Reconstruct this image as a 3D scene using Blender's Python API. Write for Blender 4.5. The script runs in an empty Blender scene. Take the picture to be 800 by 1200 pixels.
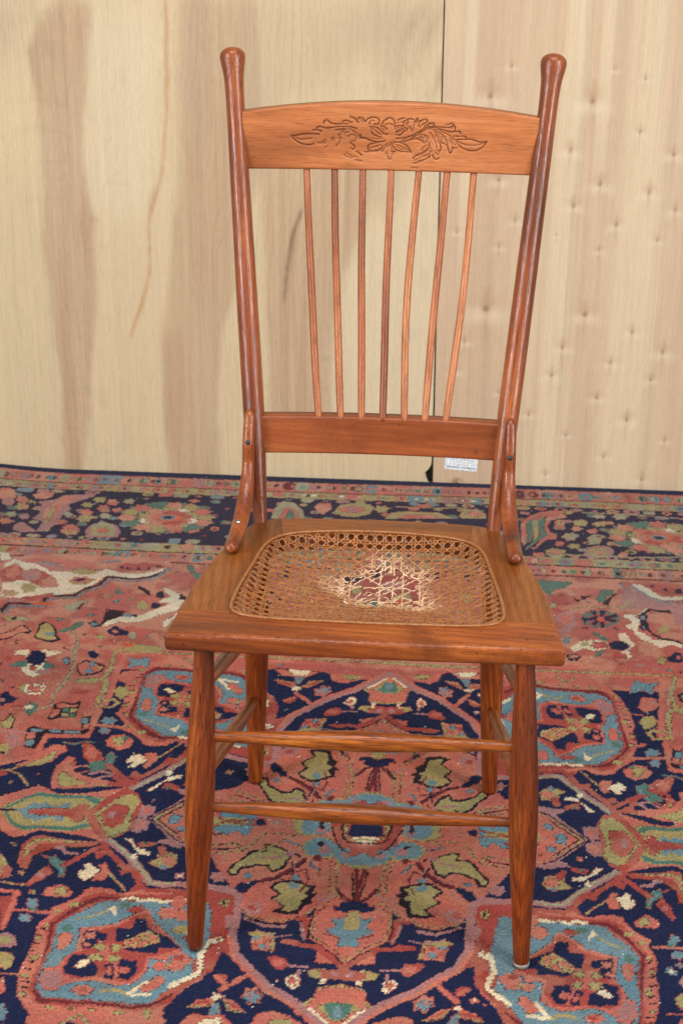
import bpy, bmesh, math, random
import numpy as np
from mathutils import Vector, Matrix, Quaternion
rnd = random.Random(7)
sc = bpy.context.scene
C = sc.collection

# ------------------------------------------------------------------ camera
yaw, pitch, roll = -0.0608, 0.4092, 0.0127
fwd = Vector((math.sin(yaw)*math.cos(pitch), math.cos(yaw)*math.cos(pitch), -math.sin(pitch)))
rgt = Vector((math.cos(yaw), -math.sin(yaw), 0)); up = rgt.cross(fwd)
r2 = rgt*math.cos(roll)+up*math.sin(roll); u2 = -rgt*math.sin(roll)+up*math.cos(roll)
cd = bpy.data.cameras.new('camera'); cam = bpy.data.objects.new('camera', cd); C.objects.link(cam)
M = Matrix((( r2.x, u2.x, -fwd.x), (r2.y, u2.y, -fwd.y), (r2.z, u2.z, -fwd.z))).to_4x4()
M.translation = Vector((0.0684, -1.5653, 1.2882)); cam.matrix_world = M
cd.sensor_fit = 'HORIZONTAL'; cd.sensor_width = 15.0; cd.lens = 15.0*1817.57/800
cd.clip_start = .05; cd.clip_end = 60
cd.dof.use_dof = True; cd.dof.focus_distance = 1.86; cd.dof.aperture_fstop = 10.0
sc.camera = cam

# ------------------------------------------------------------------ light: soft daylight from two wide openings behind the camera
w = bpy.data.worlds.new('World'); sc.world = w; w.use_nodes = True
w.node_tree.nodes['Background'].inputs[0].default_value = (.93, .96, 1.0, 1)
w.node_tree.nodes['Background'].inputs[1].default_value = .17
def area(name, loc, target, sx, sy, power, col):
    l = bpy.data.lights.new(name, 'AREA'); l.shape = 'RECTANGLE'; l.size = sx; l.size_y = sy; l.energy = power; l.color = col
    o = bpy.data.objects.new(name, l); C.objects.link(o); o.location = loc
    o.rotation_euler = (Vector(target)-Vector(loc)).to_track_quat('-Z', 'Y').to_euler()
    return o
area('window_light', (-3.1, -2.3, 2.0), (0, .4, .5), 1.0, 2.4, 150, (1.0, .99, .975))
area('window_light', (3.1, -2.1, 2.0), (0, .4, .5), 1.0, 2.4, 140, (1.0, .99, .975))
area('overhead_fill', (0.1, -.9, 3.4), (0.1, .3, 0), 1.8, 1.2, 70, (1.0, .985, .96))  # soft overhead fill, added without a known lamp there
vs = sc.view_settings
vs.view_transform = 'Standard'; vs.look = 'None'; vs.exposure = 0.0; vs.gamma = 1.0; vs.use_curve_mapping = False

# ------------------------------------------------------------------ helpers
def s2l(c):
    c = np.asarray(c, float)/255.0
    return np.where(c <= .04045, c/12.92, ((c+.055)/1.055)**2.4)
def lin(*c): return tuple(float(v) for v in s2l(c))+(1.0,)
def link(name, me, parent=None, mats=()):
    o = bpy.data.objects.new(name, me); C.objects.link(o)
    if parent is not None: o.parent = parent
    for m in mats: me.materials.append(m)
    return o
def mesh(name, vs_, fs, smooth=True):
    me = bpy.data.meshes.new(name); me.from_pydata([tuple(v) for v in vs_], [], fs); me.update()
    if smooth: me.polygons.foreach_set('use_smooth', [True]*len(me.polygons))
    return me
def tag(o, label, cat=None, group=None, kind=None):
    if label: o['label'] = label
    if cat: o['category'] = cat
    if group: o['group'] = group
    if kind: o['kind'] = kind
    return o
def grid_mesh(name, X, Y, Z, col=None, smooth=True):
    """X, Y, Z: (ny, nx) arrays; col: (ny, nx, 3) linear colours stored as a point attribute"""
    ny, nx = X.shape
    me = bpy.data.meshes.new(name)
    me.vertices.add(nx*ny); me.vertices.foreach_set('co', np.stack([X, Y, Z], -1).astype(np.float32).ravel())
    i = (np.arange(ny-1)[:, None]*nx+np.arange(nx-1)[None]).ravel()
    q = np.stack([i, i+1, i+nx+1, i+nx], -1).astype(np.int32)
    n = len(q)
    me.loops.add(4*n); me.loops.foreach_set('vertex_index', q.ravel())
    me.polygons.add(n); me.polygons.foreach_set('loop_start', np.arange(0, 4*n, 4, dtype=np.int32))
    me.polygons.foreach_set('loop_total', np.full(n, 4, np.int32))
    me.polygons.foreach_set('use_smooth', np.full(n, smooth))
    me.update(calc_edges=True); me.validate()
    if col is not None:
        a = me.color_attributes.new('tint', 'FLOAT_COLOR', 'POINT')
        a.data.foreach_set('color', np.concatenate([col, np.ones((ny, nx, 1))], -1).astype(np.float32).ravel())
    return me
_rng = np.random.RandomState(3)
_tab = _rng.rand(256, 256)
def vnoise(x, y, seed=0):
    x = x+seed*17.31; y = y+seed*9.17
    xi = np.floor(x).astype(int); yi = np.floor(y).astype(int); fx = x-xi; fy = y-yi
    fx = fx*fx*(3-2*fx); fy = fy*fy*(3-2*fy)
    t = _tab
    a = t[yi & 255, xi & 255]; b = t[yi & 255, (xi+1) & 255]; c = t[(yi+1) & 255, xi & 255]; d = t[(yi+1) & 255, (xi+1) & 255]
    return (a*(1-fx)+b*fx)*(1-fy)+(c*(1-fx)+d*fx)*fy
def fbm(x, y, seed=0, octv=4):
    s = 0; a = .5; t = 0
    for k in range(octv):
        s = s+a*vnoise(x*2**k, y*2**k, seed+k*3); t += a; a *= .5
    return s/t
def sm(e0, e1, x):
    t = np.clip((x-e0)/(e1-e0), 0, 1); return t*t*(3-2*t)

# ------------------------------------------------------------------ materials
class NT:
    def __init__(s, name):
        s.m = bpy.data.materials.new(name); s.m.use_nodes = True; s.t = s.m.node_tree; s.b = s.t.nodes['Principled BSDF']
    def n(s, typ, **kw):
        x = s.t.nodes.new(typ)
        for k, v in kw.items():
            if k[0] == '_': setattr(x, k[1:], v)
            elif k[0] == 'i' and k[1:].isdigit(): s.put(x.inputs[int(k[1:])], v)
            else: s.put(x.inputs[k.replace('_', ' ')], v)
        return x
    def put(s, inp, v):
        if isinstance(v, bpy.types.NodeSocket): s.t.links.new(v, inp)
        else: inp.default_value = v
    def ramp(s, fac, stops):
        r = s.t.nodes.new('ShaderNodeValToRGB'); s.put(r.inputs[0], fac); e = r.color_ramp.elements
        while len(e) < len(stops): e.new(.5)
        for k, (p, c) in enumerate(stops):
            e[k].position = p; e[k].color = c if isinstance(c, tuple) else (c, c, c, 1)
        return r.outputs[0]
    def mix(s, fac, a, b, mode='MIX'):
        x = s.t.nodes.new('ShaderNodeMix'); x.data_type = 'RGBA'; x.blend_type = mode
        s.put(x.inputs[0], fac); s.put(x.inputs[6], a); s.put(x.inputs[7], b); return x.outputs[2]
    def math(s, op, a, b=0.0, c=0.0):
        x = s.t.nodes.new('ShaderNodeMath'); x.operation = op; s.put(x.inputs[0], a); s.put(x.inputs[1], b); s.put(x.inputs[2], c); return x.outputs[0]

def oak(name, dark, mid, light, axis='X', rough=.36, coat=.35, pore=1.0, figure=1.0, wear=.3, groove=False, flake=False, arris=False, lighten=.0, coat_rough=.22):
    """varnished oak: the length of the grain runs along one object axis"""
    T = NT(name); T.b.inputs['Roughness'].default_value = rough; T.b.inputs['Specular IOR Level'].default_value = .22
    tc = T.n('ShaderNodeTexCoord'); oi = T.n('ShaderNodeObjectInfo')
    off = T.n('ShaderNodeVectorMath', _operation='SCALE', i0=(7.3, 3.1, 5.7)); T.put(off.inputs['Scale'], oi.outputs['Random'])
    add = T.n('ShaderNodeVectorMath', _operation='ADD', i0=tc.outputs['Object'], i1=off.outputs[0])
    def stretched(lo, hi):
        sc_ = {'X': (lo, hi, hi), 'Y': (hi, lo, hi), 'Z': (hi, hi, lo)}[axis]
        return T.n('ShaderNodeMapping', i0=add.outputs[0], i3=sc_).outputs[0]
    broad = T.n('ShaderNodeTexNoise', Vector=stretched(3, 22), Scale=1.0, Detail=3.0).outputs[0]
    warp = T.n('ShaderNodeTexNoise', Vector=stretched(5, 30), Scale=1.0, Detail=2.0).outputs[0]
    wavv = T.n('ShaderNodeMapping', i0=add.outputs[0], i3={'X': (6, 60, 60), 'Y': (60, 6, 60), 'Z': (60, 60, 6)}[axis]).outputs[0]
    wv = T.n('ShaderNodeTexWave', Vector=wavv, Scale=.9, Distortion=7.0, Detail=3.0, Detail_Scale=.6, _wave_type='BANDS', _bands_direction='DIAGONAL').outputs[1]
    fine = T.n('ShaderNodeTexNoise', Vector=stretched(13, 560), Scale=1.0, Detail=3.0, Roughness=.6).outputs[0]
    pores = T.n('ShaderNodeTexNoise', Vector=stretched(36, 1000), Scale=1.0, Detail=1.0).outputs[0]
    base = T.ramp(broad, [(.30, dark), (.52, mid), (.74, light)])
    ringm = T.ramp(wv, [(.0, 0.0), (.45, .25), (.9, 1.0)])
    ringc = T.mix(T.math('MULTIPLY', ringm, .42*figure), base, dark)
    finem = T.ramp(fine, [(.38, 1.0), (.56, 0.0)])
    c = T.mix(T.math('MULTIPLY', finem, .45*pore), ringc, dark)
    porem = T.ramp(pores, [(.57, 0.0), (.68, 1.0)])
    d2 = tuple(v*.32 for v in dark[:3])+(1.0,)
    c = T.mix(T.math('MULTIPLY', porem, .75*pore), c, d2)
    blot = T.n('ShaderNodeTexNoise', Vector=add.outputs[0], Scale=14.0, Detail=5.0, Roughness=.65).outputs[0]
    c = T.mix(T.math('MULTIPLY', T.ramp(blot, [(.48, 0.0), (.66, 1.0)]), wear), c, tuple(v*.55 for v in mid[:3])+(1.0,))
    spk = T.n('ShaderNodeTexNoise', Vector=add.outputs[0], Scale=190.0, Detail=2.0).outputs[0]
    c = T.mix(T.math('MULTIPLY', T.ramp(spk, [(.66, 0.0), (.74, 1.0)]), wear*.9), c, tuple(v*.4 for v in dark[:3])+(1.0,))
    if flake:
        fl = T.n('ShaderNodeTexNoise', Vector=T.n('ShaderNodeMapping', i0=add.outputs[0], i2=(0, math.radians(38), 0), i3=(60, 60, 420)).outputs[0], Scale=1.0, Detail=1.0).outputs[0]
        c = T.mix(T.math('MULTIPLY', T.ramp(fl, [(.53, 0.0), (.64, 1.0)]), .5), c, light)
    if arris:                                              # finish rubbed away along the front top edge, its highlight painted in too
        sp = T.n('ShaderNodeSeparateXYZ', i0=tc.outputs['Object'])
        zb = T.ramp(T.n('ShaderNodeMapRange', i0=sp.outputs[2], i1=.4418, i2=.4476).outputs[0], [(0, 0.0), (.45, 1.0), (.85, 1.0), (1.0, 0.0)])
        yb = T.ramp(T.n('ShaderNodeMapRange', i0=sp.outputs[1], i1=-.002, i2=.0065).outputs[0], [(0, 1.0), (.55, 1.0), (1.0, 0.0)])
        wn = T.n('ShaderNodeTexNoise', Vector=T.n('ShaderNodeMapping', i0=tc.outputs['Object'], i3=(160, 160, 600)).outputs[0], Scale=1.0, Detail=4.0).outputs[0]
        c = T.mix(T.math('MULTIPLY', T.math('MULTIPLY', zb, yb), T.ramp(wn, [(.50, 0.0), (.72, .18)])), c, lin(214, 172, 138))
    if groove:
        at = T.n('ShaderNodeAttribute', _attribute_name='tint')
        c = T.mix(at.outputs[2], c, tuple(v*.13 for v in dark[:3])+(1.0,))
    T.put(T.b.inputs['Base Color'], c)
    T.put(T.b.inputs['Coat Weight'], coat); T.put(T.b.inputs['Coat Roughness'], coat_rough)
    rg = T.math('ADD', T.math('MULTIPLY', blot, .30), rough-.13); rg = T.math('ADD', rg, T.math('MULTIPLY', porem, .25))
    T.put(T.b.inputs['Roughness'], rg)
    h = T.math('SUBTRACT', T.math('MULTIPLY', broad, .25), T.math('ADD', T.math('MULTIPLY', porem, .55*pore), T.math('MULTIPLY', finem, .45*pore)))
    bm = T.n('ShaderNodeBump', Strength=.55, Distance=.0007, Height=h)
    T.put(T.b.inputs['Normal'], bm.outputs[0])
    bm2 = T.n('ShaderNodeBump', Strength=.34, Distance=.0005, Height=h); T.put(T.b.inputs['Coat Normal'], bm2.outputs[0])
    return T.m
post_m = oak('oak_post_varnish', lin(72, 27, 10), lin(146, 70, 29), lin(186, 102, 46), 'Z', coat=.6, coat_rough=.18, pore=.8, rough=.42, wear=.35, figure=.5)
leg_m = oak('oak_leg_varnish', lin(74, 25, 7), lin(150, 67, 19), lin(188, 98, 36), 'Z', coat=.5, rough=.42, wear=.3, figure=1.0)
rung_m = oak('oak_rung_varnish', lin(76, 30, 6), lin(164, 82, 22), lin(214, 132, 54), 'Z', coat=.45, rough=.34, wear=.35)
spin_m = oak('oak_spindle_varnish', lin(104, 48, 22), lin(172, 98, 54), lin(206, 134, 86), 'Z', pore=.7, coat=.3, coat_rough=.2, rough=.4, wear=.2, figure=.5)
crest_m = oak('oak_crest_varnish', lin(130, 70, 36), lin(180, 107, 61), lin(198, 130, 82), 'X', coat=.2, rough=.5, pore=.5, wear=.12, figure=.35, groove=True, flake=False)
lower_m = oak('oak_lower_rail_varnish', lin(90, 40, 18), lin(144, 73, 35), lin(168, 92, 50), 'X', coat=.25, rough=.45, pore=.35, wear=.5, figure=.35)
seat_x = oak('oak_seat_varnish_cross', lin(90, 44, 18), lin(146, 80, 36), lin(174, 104, 52), 'X', coat=.25, rough=.44, pore=.4, wear=.35, figure=.8)
seat_f = oak('oak_seat_front_varnish', lin(84, 34, 12), lin(152, 74, 27), lin(184, 101, 42), 'X', coat=.3, rough=.42, pore=.5, wear=1.0, figure=.8, arris=True)
seat_b = oak('oak_seat_back_varnish', lin(80, 40, 14), lin(138, 75, 28), lin(164, 98, 42), 'X', coat=.28, rough=.42, pore=.4, wear=.3, figure=.6)
seat_y = oak('oak_seat_varnish_side', lin(80, 40, 14), lin(138, 75, 28), lin(164, 98, 42), 'Y', coat=.28, rough=.42, pore=.4, wear=.25, figure=.8)
def plain(name, col, rough=.5, metal=0., coat=0.):
    T = NT(name); T.b.inputs['Metallic'].default_value = metal
    n = T.n('ShaderNodeTexNoise', Scale=240.0, Detail=3.0, Vector=T.n('ShaderNodeTexCoord').outputs['Object']).outputs[0]
    c2 = tuple(v*.55 for v in col[:3])+(1.0,)
    T.put(T.b.inputs['Base Color'], T.mix(T.ramp(n, [(.4, 0.0), (.7, 1.0)]), col, c2))
    T.put(T.b.inputs['Roughness'], T.math('ADD', T.math('MULTIPLY', n, .3), rough-.15)); T.b.inputs['Coat Weight'].default_value = coat
    return T.m
steel = plain('worn_steel', (.62, .60, .57, 1), .32, 1.0)
darksteel = plain('dark_steel', (.07, .065, .06, 1), .5, .7)
glide_m = plain('nickel_glide', (.28, .26, .24, 1), .5, .3)
floor_m = plain('grey_concrete', (.22, .21, .2, 1), .8)
back_m = plain('dark_green_paint', (.42, .44, .40, 1), .8)
paper_m = plain('white_card_stock', (.80, .83, .86, 1), .7)
ink_m = plain('blue_print', (.16, .24, .36, 1), .7)
ink2_m = plain('pale_blue_print', (.66, .73, .80, 1), .7)

# ------------------------------------------------------------------ floor and back wall
me = mesh('floor', [(-4, -4, -.012), (4, -4, -.012), (4, 3, -.012), (-4, 3, -.012)], [(0, 1, 2, 3)], False)
fl = link('floor', me, None, [floor_m]); fl['kind'] = 'structure'
def box(x0, x1, y0, y1, z0, z1):
    v = [(x, y, z) for z in (z0, z1) for y in (y0, y1) for x in (x0, x1)]
    return v, [(0, 2, 3, 1), (4, 5, 7, 6), (0, 1, 5, 4), (2, 6, 7, 3), (0, 4, 6, 2), (1, 3, 7, 5)]
me = mesh('back_wall', *box(-4, 4, 1.63, 1.75, -.012, 3.2), smooth=False)
bw = link('back_wall', me, None, [back_m]); bw['kind'] = 'structure'

# ------------------------------------------------------------------ plywood sheets
WALL = '''b -689,993 -622,994 -642,842 -656,763 -661,683 -659,602 -645,557 -653,348 -677,168 -699,-68 -745,-70 -737,211 -748,318 -756,516 -742,641 -744,761 -761,878 -740,947
b -660,659 -645,553 -664,434 -679,552
g -711,778 -678,841 -675,683 -681,433 -700,258 -707,433 -722,600
b -457,1004 -304,1007 -291,771 -344,426 -379,339 -395,178 -396,-56 -503,-60 -514,128 -512,308 -485,482 -459,656 -467,845
g -457,997 -398,998 -420,768 -446,672 -466,845
g -336,999 -26,1004 -16,938 -259,803 -309,611 -339,770
b -512,308 -473,327 -469,175 -483,-11 -514,128
y -834,655 -756,645 -744,761 -771,839 -840,791
g -824,998 -736,999 -765,931 -818,861
l -624,994 -484,996 -505,647 -528,572 -644,569 -655,683
y -483,996 -486,767 -505,639 -467,656 -467,845 -461,997
o -483,996 -489,767 -501,655 -527,581 -534,556 -531,522 -536,455 -555,385 -576,324 -580,297 -577,306 -550,377 -531,455 -526,523 -528,556 -520,581 -496,655 -484,767 -478,996
d -509,651 -527,585 -528,556 -518,589
b -306,715 -67,720 -82,574 -122,471 -145,371 -153,283 -155,113 -281,108 -291,404
g -109,765 24,768 3,676 -1,635 -18,605 -53,599 -82,586
l -77,598 -6,606 15,676 73,678 100,129 -149,120 -151,346 -125,458 -93,532
y -60,651 -47,569 -76,557 -65,592
y -18,594 -6,606 -11,546 -20,558
D -218,588 -209,601 -224,553 -233,510 -241,467 -245,424 -250,393 -251,405 -245,467 -236,528
d -248,406 -236,468 -224,529 -230,540 -242,480 -251,418 -258,368
y -27,362 -21,350 -24,325 -29,344
g -70,1004 62,1006 64,958 17,885 -41,835 -67,884
d 35,954 65,994 65,986 28,930 -4,873 16,918
d 1,981 29,1005 34,1001 10,973 -18,917
d 55,874 67,927 69,886 52,837'''
KNOTS = '161,828,8 361,823,9 459,764,4 325,725,6 186,663,5 388,660,7 529,722,7 487,645,6 338,615,6 542,610,6 223,581,4 427,578,6 106,555,4 308,552,3 193,527,4 512,548,4 396,524,3 173,395,10 378,389,9 132,322,5 336,316,5 478,353,6 545,313,6 439,285,5 318,254,7 526,251,5 209,211,4 416,207,6 275,164,4 483,160,6 357,120,5 441,74,5 567,115,5 527,24,6 319,28,5 114,256,4 199,885,3 460,867,3 399,883,3'
def parse_pts(ts, k): return np.array([[float(v) for v in t.split(',')] for t in ts])*k
def inside(px, py, poly):
    r = np.zeros(px.shape, bool); n = len(poly)
    for i in range(n):
        x0, y0 = poly[i]; x1, y1 = poly[(i+1) % n]
        if y0 == y1: continue
        c = ((py < y0) != (py < y1)) & (px < (x1-x0)*(py-y0)/(y1-y0)+x0)
        r ^= c
    return r
def blur(a, k):
    if k < 1: return a
    ker = np.exp(-np.arange(-2*k, 2*k+1)**2/(2.*k*k)); ker /= ker.sum()
    p = np.pad(a, 2*k, mode='edge')
    p = sum(kv*p[:, i:i+a.shape[1]] for i, kv in enumerate(ker))
    p = sum(kv*p[i:i+a.shape[0]] for i, kv in enumerate(ker)); return p
YW = 1.582
def seam(z): return .0745-.0104*z
def ply_sheet(kind, xl, xr, label):
    top = 2.42
    nz = 420; tz = np.linspace(0, 1, nz); z = -.010+(top+.010)*(tz*.42+.58*tz**2.2)
    nx = 440; u = np.linspace(0, 1, nx)
    U, Z = np.meshgrid(u, z)
    if kind == 'left': X = xl+(seam(Z)-.0004-xl)*U
    else: X = seam(Z)+.0004+.0012*sm(.5, 0, Z)+(xr-seam(Z))*U
    if kind == 'left':      # broken corner at the foot of the seam
        notch = .0015+.011*sm(.042, .020, Z)*sm(-.012, .01, Z)+.003*vnoise(Z*160, Z*0, 4)*sm(.05, .03, Z)
        X = X-notch*sm(.985, 1., U)
    gx, gz = X, Z
    if kind == 'left':
        base = s2l((200, 179, 145)); col = np.ones(X.shape+(3,))*base
        wx = gx+.016*(fbm(gx*9, gz*3.2, 1)-.5)+.012*(fbm(gx*110, gz*2.2, 5, 3)-.5); wz = gz+.03*(fbm(gx*10, gz*3, 2)-.5)
        tone = dict(b=(174, 143, 114), g=(181, 158, 130), y=(208, 184, 142), l=(214, 198, 170), o=(176, 128, 80), d=(140, 112, 84), D=(92, 66, 44))
        alpha = dict(b=.80, g=.62, y=.5, l=.38, o=.75, d=.5, D=.9); soft = dict(b=2, g=4, y=6, l=8, o=1, d=2, D=1)
        for ln in WALL.strip().splitlines():
            t = ln.split(); P = parse_pts(t[1:], .001); k = t[0]
            m = blur(inside(gx+(wx-gx)*(.35 if k in 'oD' else 1), wz, P).astype(float), soft[k])*alpha[k]
            if k in 'bg': m = m*(.55+1.0*(fbm(gx*90, gz*2.2, 9)-.2))*(.7+.6*fbm(gx*8, gz*2.5, 19))
            m = np.clip(m, 0, 1)[..., None]
            col = col*(1-m)+s2l(tone[k])*m
        st = fbm(gx*120, gz*1.6, 11); st2 = fbm(gx*20, gz*.9, 15)
        col *= (.93+.10*st+.06*st2)[..., None]
        pz_ = gx*95+9*fbm(gx*7, gz*1.3, 61, 2)+3*fbm(gx*30, gz*4, 62, 2); ln_ = np.abs(pz_-np.round(pz_))
        col *= (1-.075*sm(.16, .02, ln_)*sm(.42, .62, fbm(gx*12, gz*1.2, 63, 2)))[..., None]
        sw = fbm(gx*6+1.5*fbm(gx*8, gz*4, 21), gz*2, 31); ring = np.abs(np.sin(sw*46))
        col *= (1-.045*(ring < .28)*sm(.35, .6, fbm(gx*5, gz*2, 8)))[..., None]
    else:
        base = s2l((200, 175, 145)); col = np.ones(X.shape+(3,))*base
        s1 = fbm(gx*16, gz*.5, 41, 3); s2 = fbm(gx*55, gz*.8, 42, 3); s3 = fbm(gx*150, gz*1.5, 43, 3)
        pink = s2l((188, 155, 129)); pale = s2l((213, 193, 161)); grey = s2l((182, 160, 134))
        m = (sm(.45, .68, s1)*.5)[..., None]; col = col*(1-m)+pink*m
        m = (sm(.52, .32, s1)*.6)[..., None]; col = col*(1-m)+pale*m
        m = (sm(.55, .7, s2)*.4)[..., None]; col = col*(1-m)+grey*m
        for (x0, x1, zz) in ((.10, .135, .65), (.365, .40, .80), (.63, .66, .8)):
            m = (sm(x0, x0+.012, gx)*sm(x1, x1-.012, gx)*sm(zz-.25, zz+.1, gz+.1*s1)*.65)[..., None]; col = col*(1-m)+pale*m
        col *= (.95+.10*s3)[..., None]
        kn = [tuple(float(v) for v in q.split(',')) for q in KNOTS.split()]
        rr = random.Random(5)
        for k in range(70):
            x = rr.uniform(.62, 1.28); kn.append((x*1000, rr.uniform(20, 2300), rr.uniform(3, 8)))
        for k in range(60): kn.append((rr.uniform(90, 620), rr.uniform(1020, 2380), rr.uniform(3, 8)))
        for kx, kz, kr in kn:
            kx *= .001; kz *= .001; r = kr*.00043*(.75+.5*((kx*7919) % 1))
            dx = gx-kx; dz = gz-kz
            d = np.hypot(dx, dz*.9)*(1+.5*(vnoise(gx*400, gz*400, int(kr))-.5))
            ang = np.abs(dx)/(np.abs(dz)+.001)
            lobe = np.abs(dx)/(r*6); halo = np.exp(-((dx/(r*8))**2+((dz+r*2.2+lobe*r)/(r*3.4))**2)); dim = np.exp(-((dx/(r*5))**2+((dz-r*2.6)/(r*3.0))**2))
            vst = np.exp(-((dx/(r*1.6))**2+(dz/(r*15))**2))
            m = (.62*halo*sm(0, r*2.0, d))[..., None]; col = col*(1-m)+s2l((220, 201, 172))*m
            m = (.34*dim)[..., None]; col = col*(1-m)+s2l((172, 138, 108))*m  # dimple shading painted round each knot: pale below, dark above
            m = (.26*vst*(gz < kz+r*9))[..., None]; col = col*(1-m)+s2l((160, 118, 86))*m
            m = (.66*np.exp(-(d/(r*1.25))**2))[..., None]; col = col*(1-m)+s2l((120, 86, 60))*m
        d = np.exp(-(((gx-.128)/.010)**2+((gz-.004)/.007)**2)); m = np.clip(d*1.2*(vnoise(gx*300, gz*300, 3) > .3), 0, .8)[..., None]
        col = col*(1-m)+s2l((140, 105, 72))*m
    me = grid_mesh('plywood_sheet', X, np.full(X.shape, YW), Z, np.clip(col, 0, 1))
    # give the sheet its thickness: rim and back
    bm = bmesh.new(); bm.from_mesh(me)
    be = [e for e in bm.edges if e.is_boundary]
    g = bmesh.ops.extrude_edge_only(bm, edges=be); nv = [v for v in g['geom'] if isinstance(v, bmesh.types.BMVert)]
    for v in nv: v.co.y += .018
    be = [e for e in bm.edges if e.is_boundary]
    bmesh.ops.holes_fill(bm, edges=be, sides=0)
    bm.to_mesh(me); bm.free()
    T = NT('plywood_'+kind); at = T.n('ShaderNodeAttribute', _attribute_name='tint')
    ob = T.n('ShaderNodeTexCoord').outputs['Object']
    g1 = T.n('ShaderNodeTexNoise', Vector=T.n('ShaderNodeMapping', i0=ob, i3=(420, 420, 12)).outputs[0], Scale=1.0, Detail=3.0).outputs[0]
    g2 = T.n('ShaderNodeTexNoise', Vector=T.n('ShaderNodeMapping', i0=ob, i3=(900, 900, 60)).outputs[0], Scale=1.0, Detail=2.0).outputs[0]
    c = T.mix(1.0, at.outputs[0], T.ramp(g1, [(.3, .93), (.7, 1.03)]), 'MULTIPLY')
    c = T.mix(1.0, c, T.ramp(g2, [(.35, .93), (.6, 1.03)]), 'MULTIPLY')
    T.put(T.b.inputs['Base Color'], c); T.b.inputs['Roughness'].default_value = .62; T.b.inputs['Specular IOR Level'].default_value = .3
    T.put(T.b.inputs['Normal'], T.n('ShaderNodeBump', Strength=.25, Distance=.0005, Height=g1).outputs[0])
    o = link('plywood_sheet', me, None, [T.m]); tag(o, label, 'plywood', 'plywood sheets standing behind the chair'); return o
ply_sheet('left', -1.145, 0, 'pale smooth plywood sheet with broad brown streaks, no knots, left of the seam')
ply_sheet('right', 0, 1.294, 'knotty plywood sheet with many small pin knots, right of the seam')

# ------------------------------------------------------------------ small label card at the foot of the knotty sheet
def card():
    me = mesh('label_card', *box(-.0355, .0355, -.0006, 0, -.026, .026), smooth=False)
    o = link('label_card', me, None, [paper_m]); tag(o, 'small white card with lines of tiny blue print at the foot of the knotty sheet', 'card')
    o.location = (.1365, YW-.0008, .0565); o.rotation_euler = (0, math.radians(4.0), 0)
    r = random.Random(2)
    def line(z, h, x0, x1, m):
        vsx, fs = [], []; x = x0
        while x < x1:
            wd = r.uniform(.002, .006); wd = min(wd, x1-x)
            k = x
            while k < x+wd:                                    # letter-sized strokes, too small to read
                b, f = box(k, k+.0006, -.0010, -.0007, z-h*r.uniform(.35, .55), z+h*r.uniform(.3, .6)); n = len(vsx)
                vsx += b; fs += [tuple(i+n for i in q) for q in f]; k += .00095
            x += wd+.0013
        link('print_line', mesh('print_line', vsx, fs, False), o, [m])
    line(.017, .0026, -.028, .028, ink2_m); line(.011, .0018, -.030, .031, ink2_m); line(.005, .0018, -.030, .031, ink2_m); line(-.001, .0016, -.030, .030, ink2_m)
    line(-.007, .0014, -.018, .016, ink2_m); line(-.0125, .0018, -.010, .010, ink2_m); line(-.019, .0030, -.030, -.003, ink_m); line(-.019, .0030, .003, .030, ink_m)
card()

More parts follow.
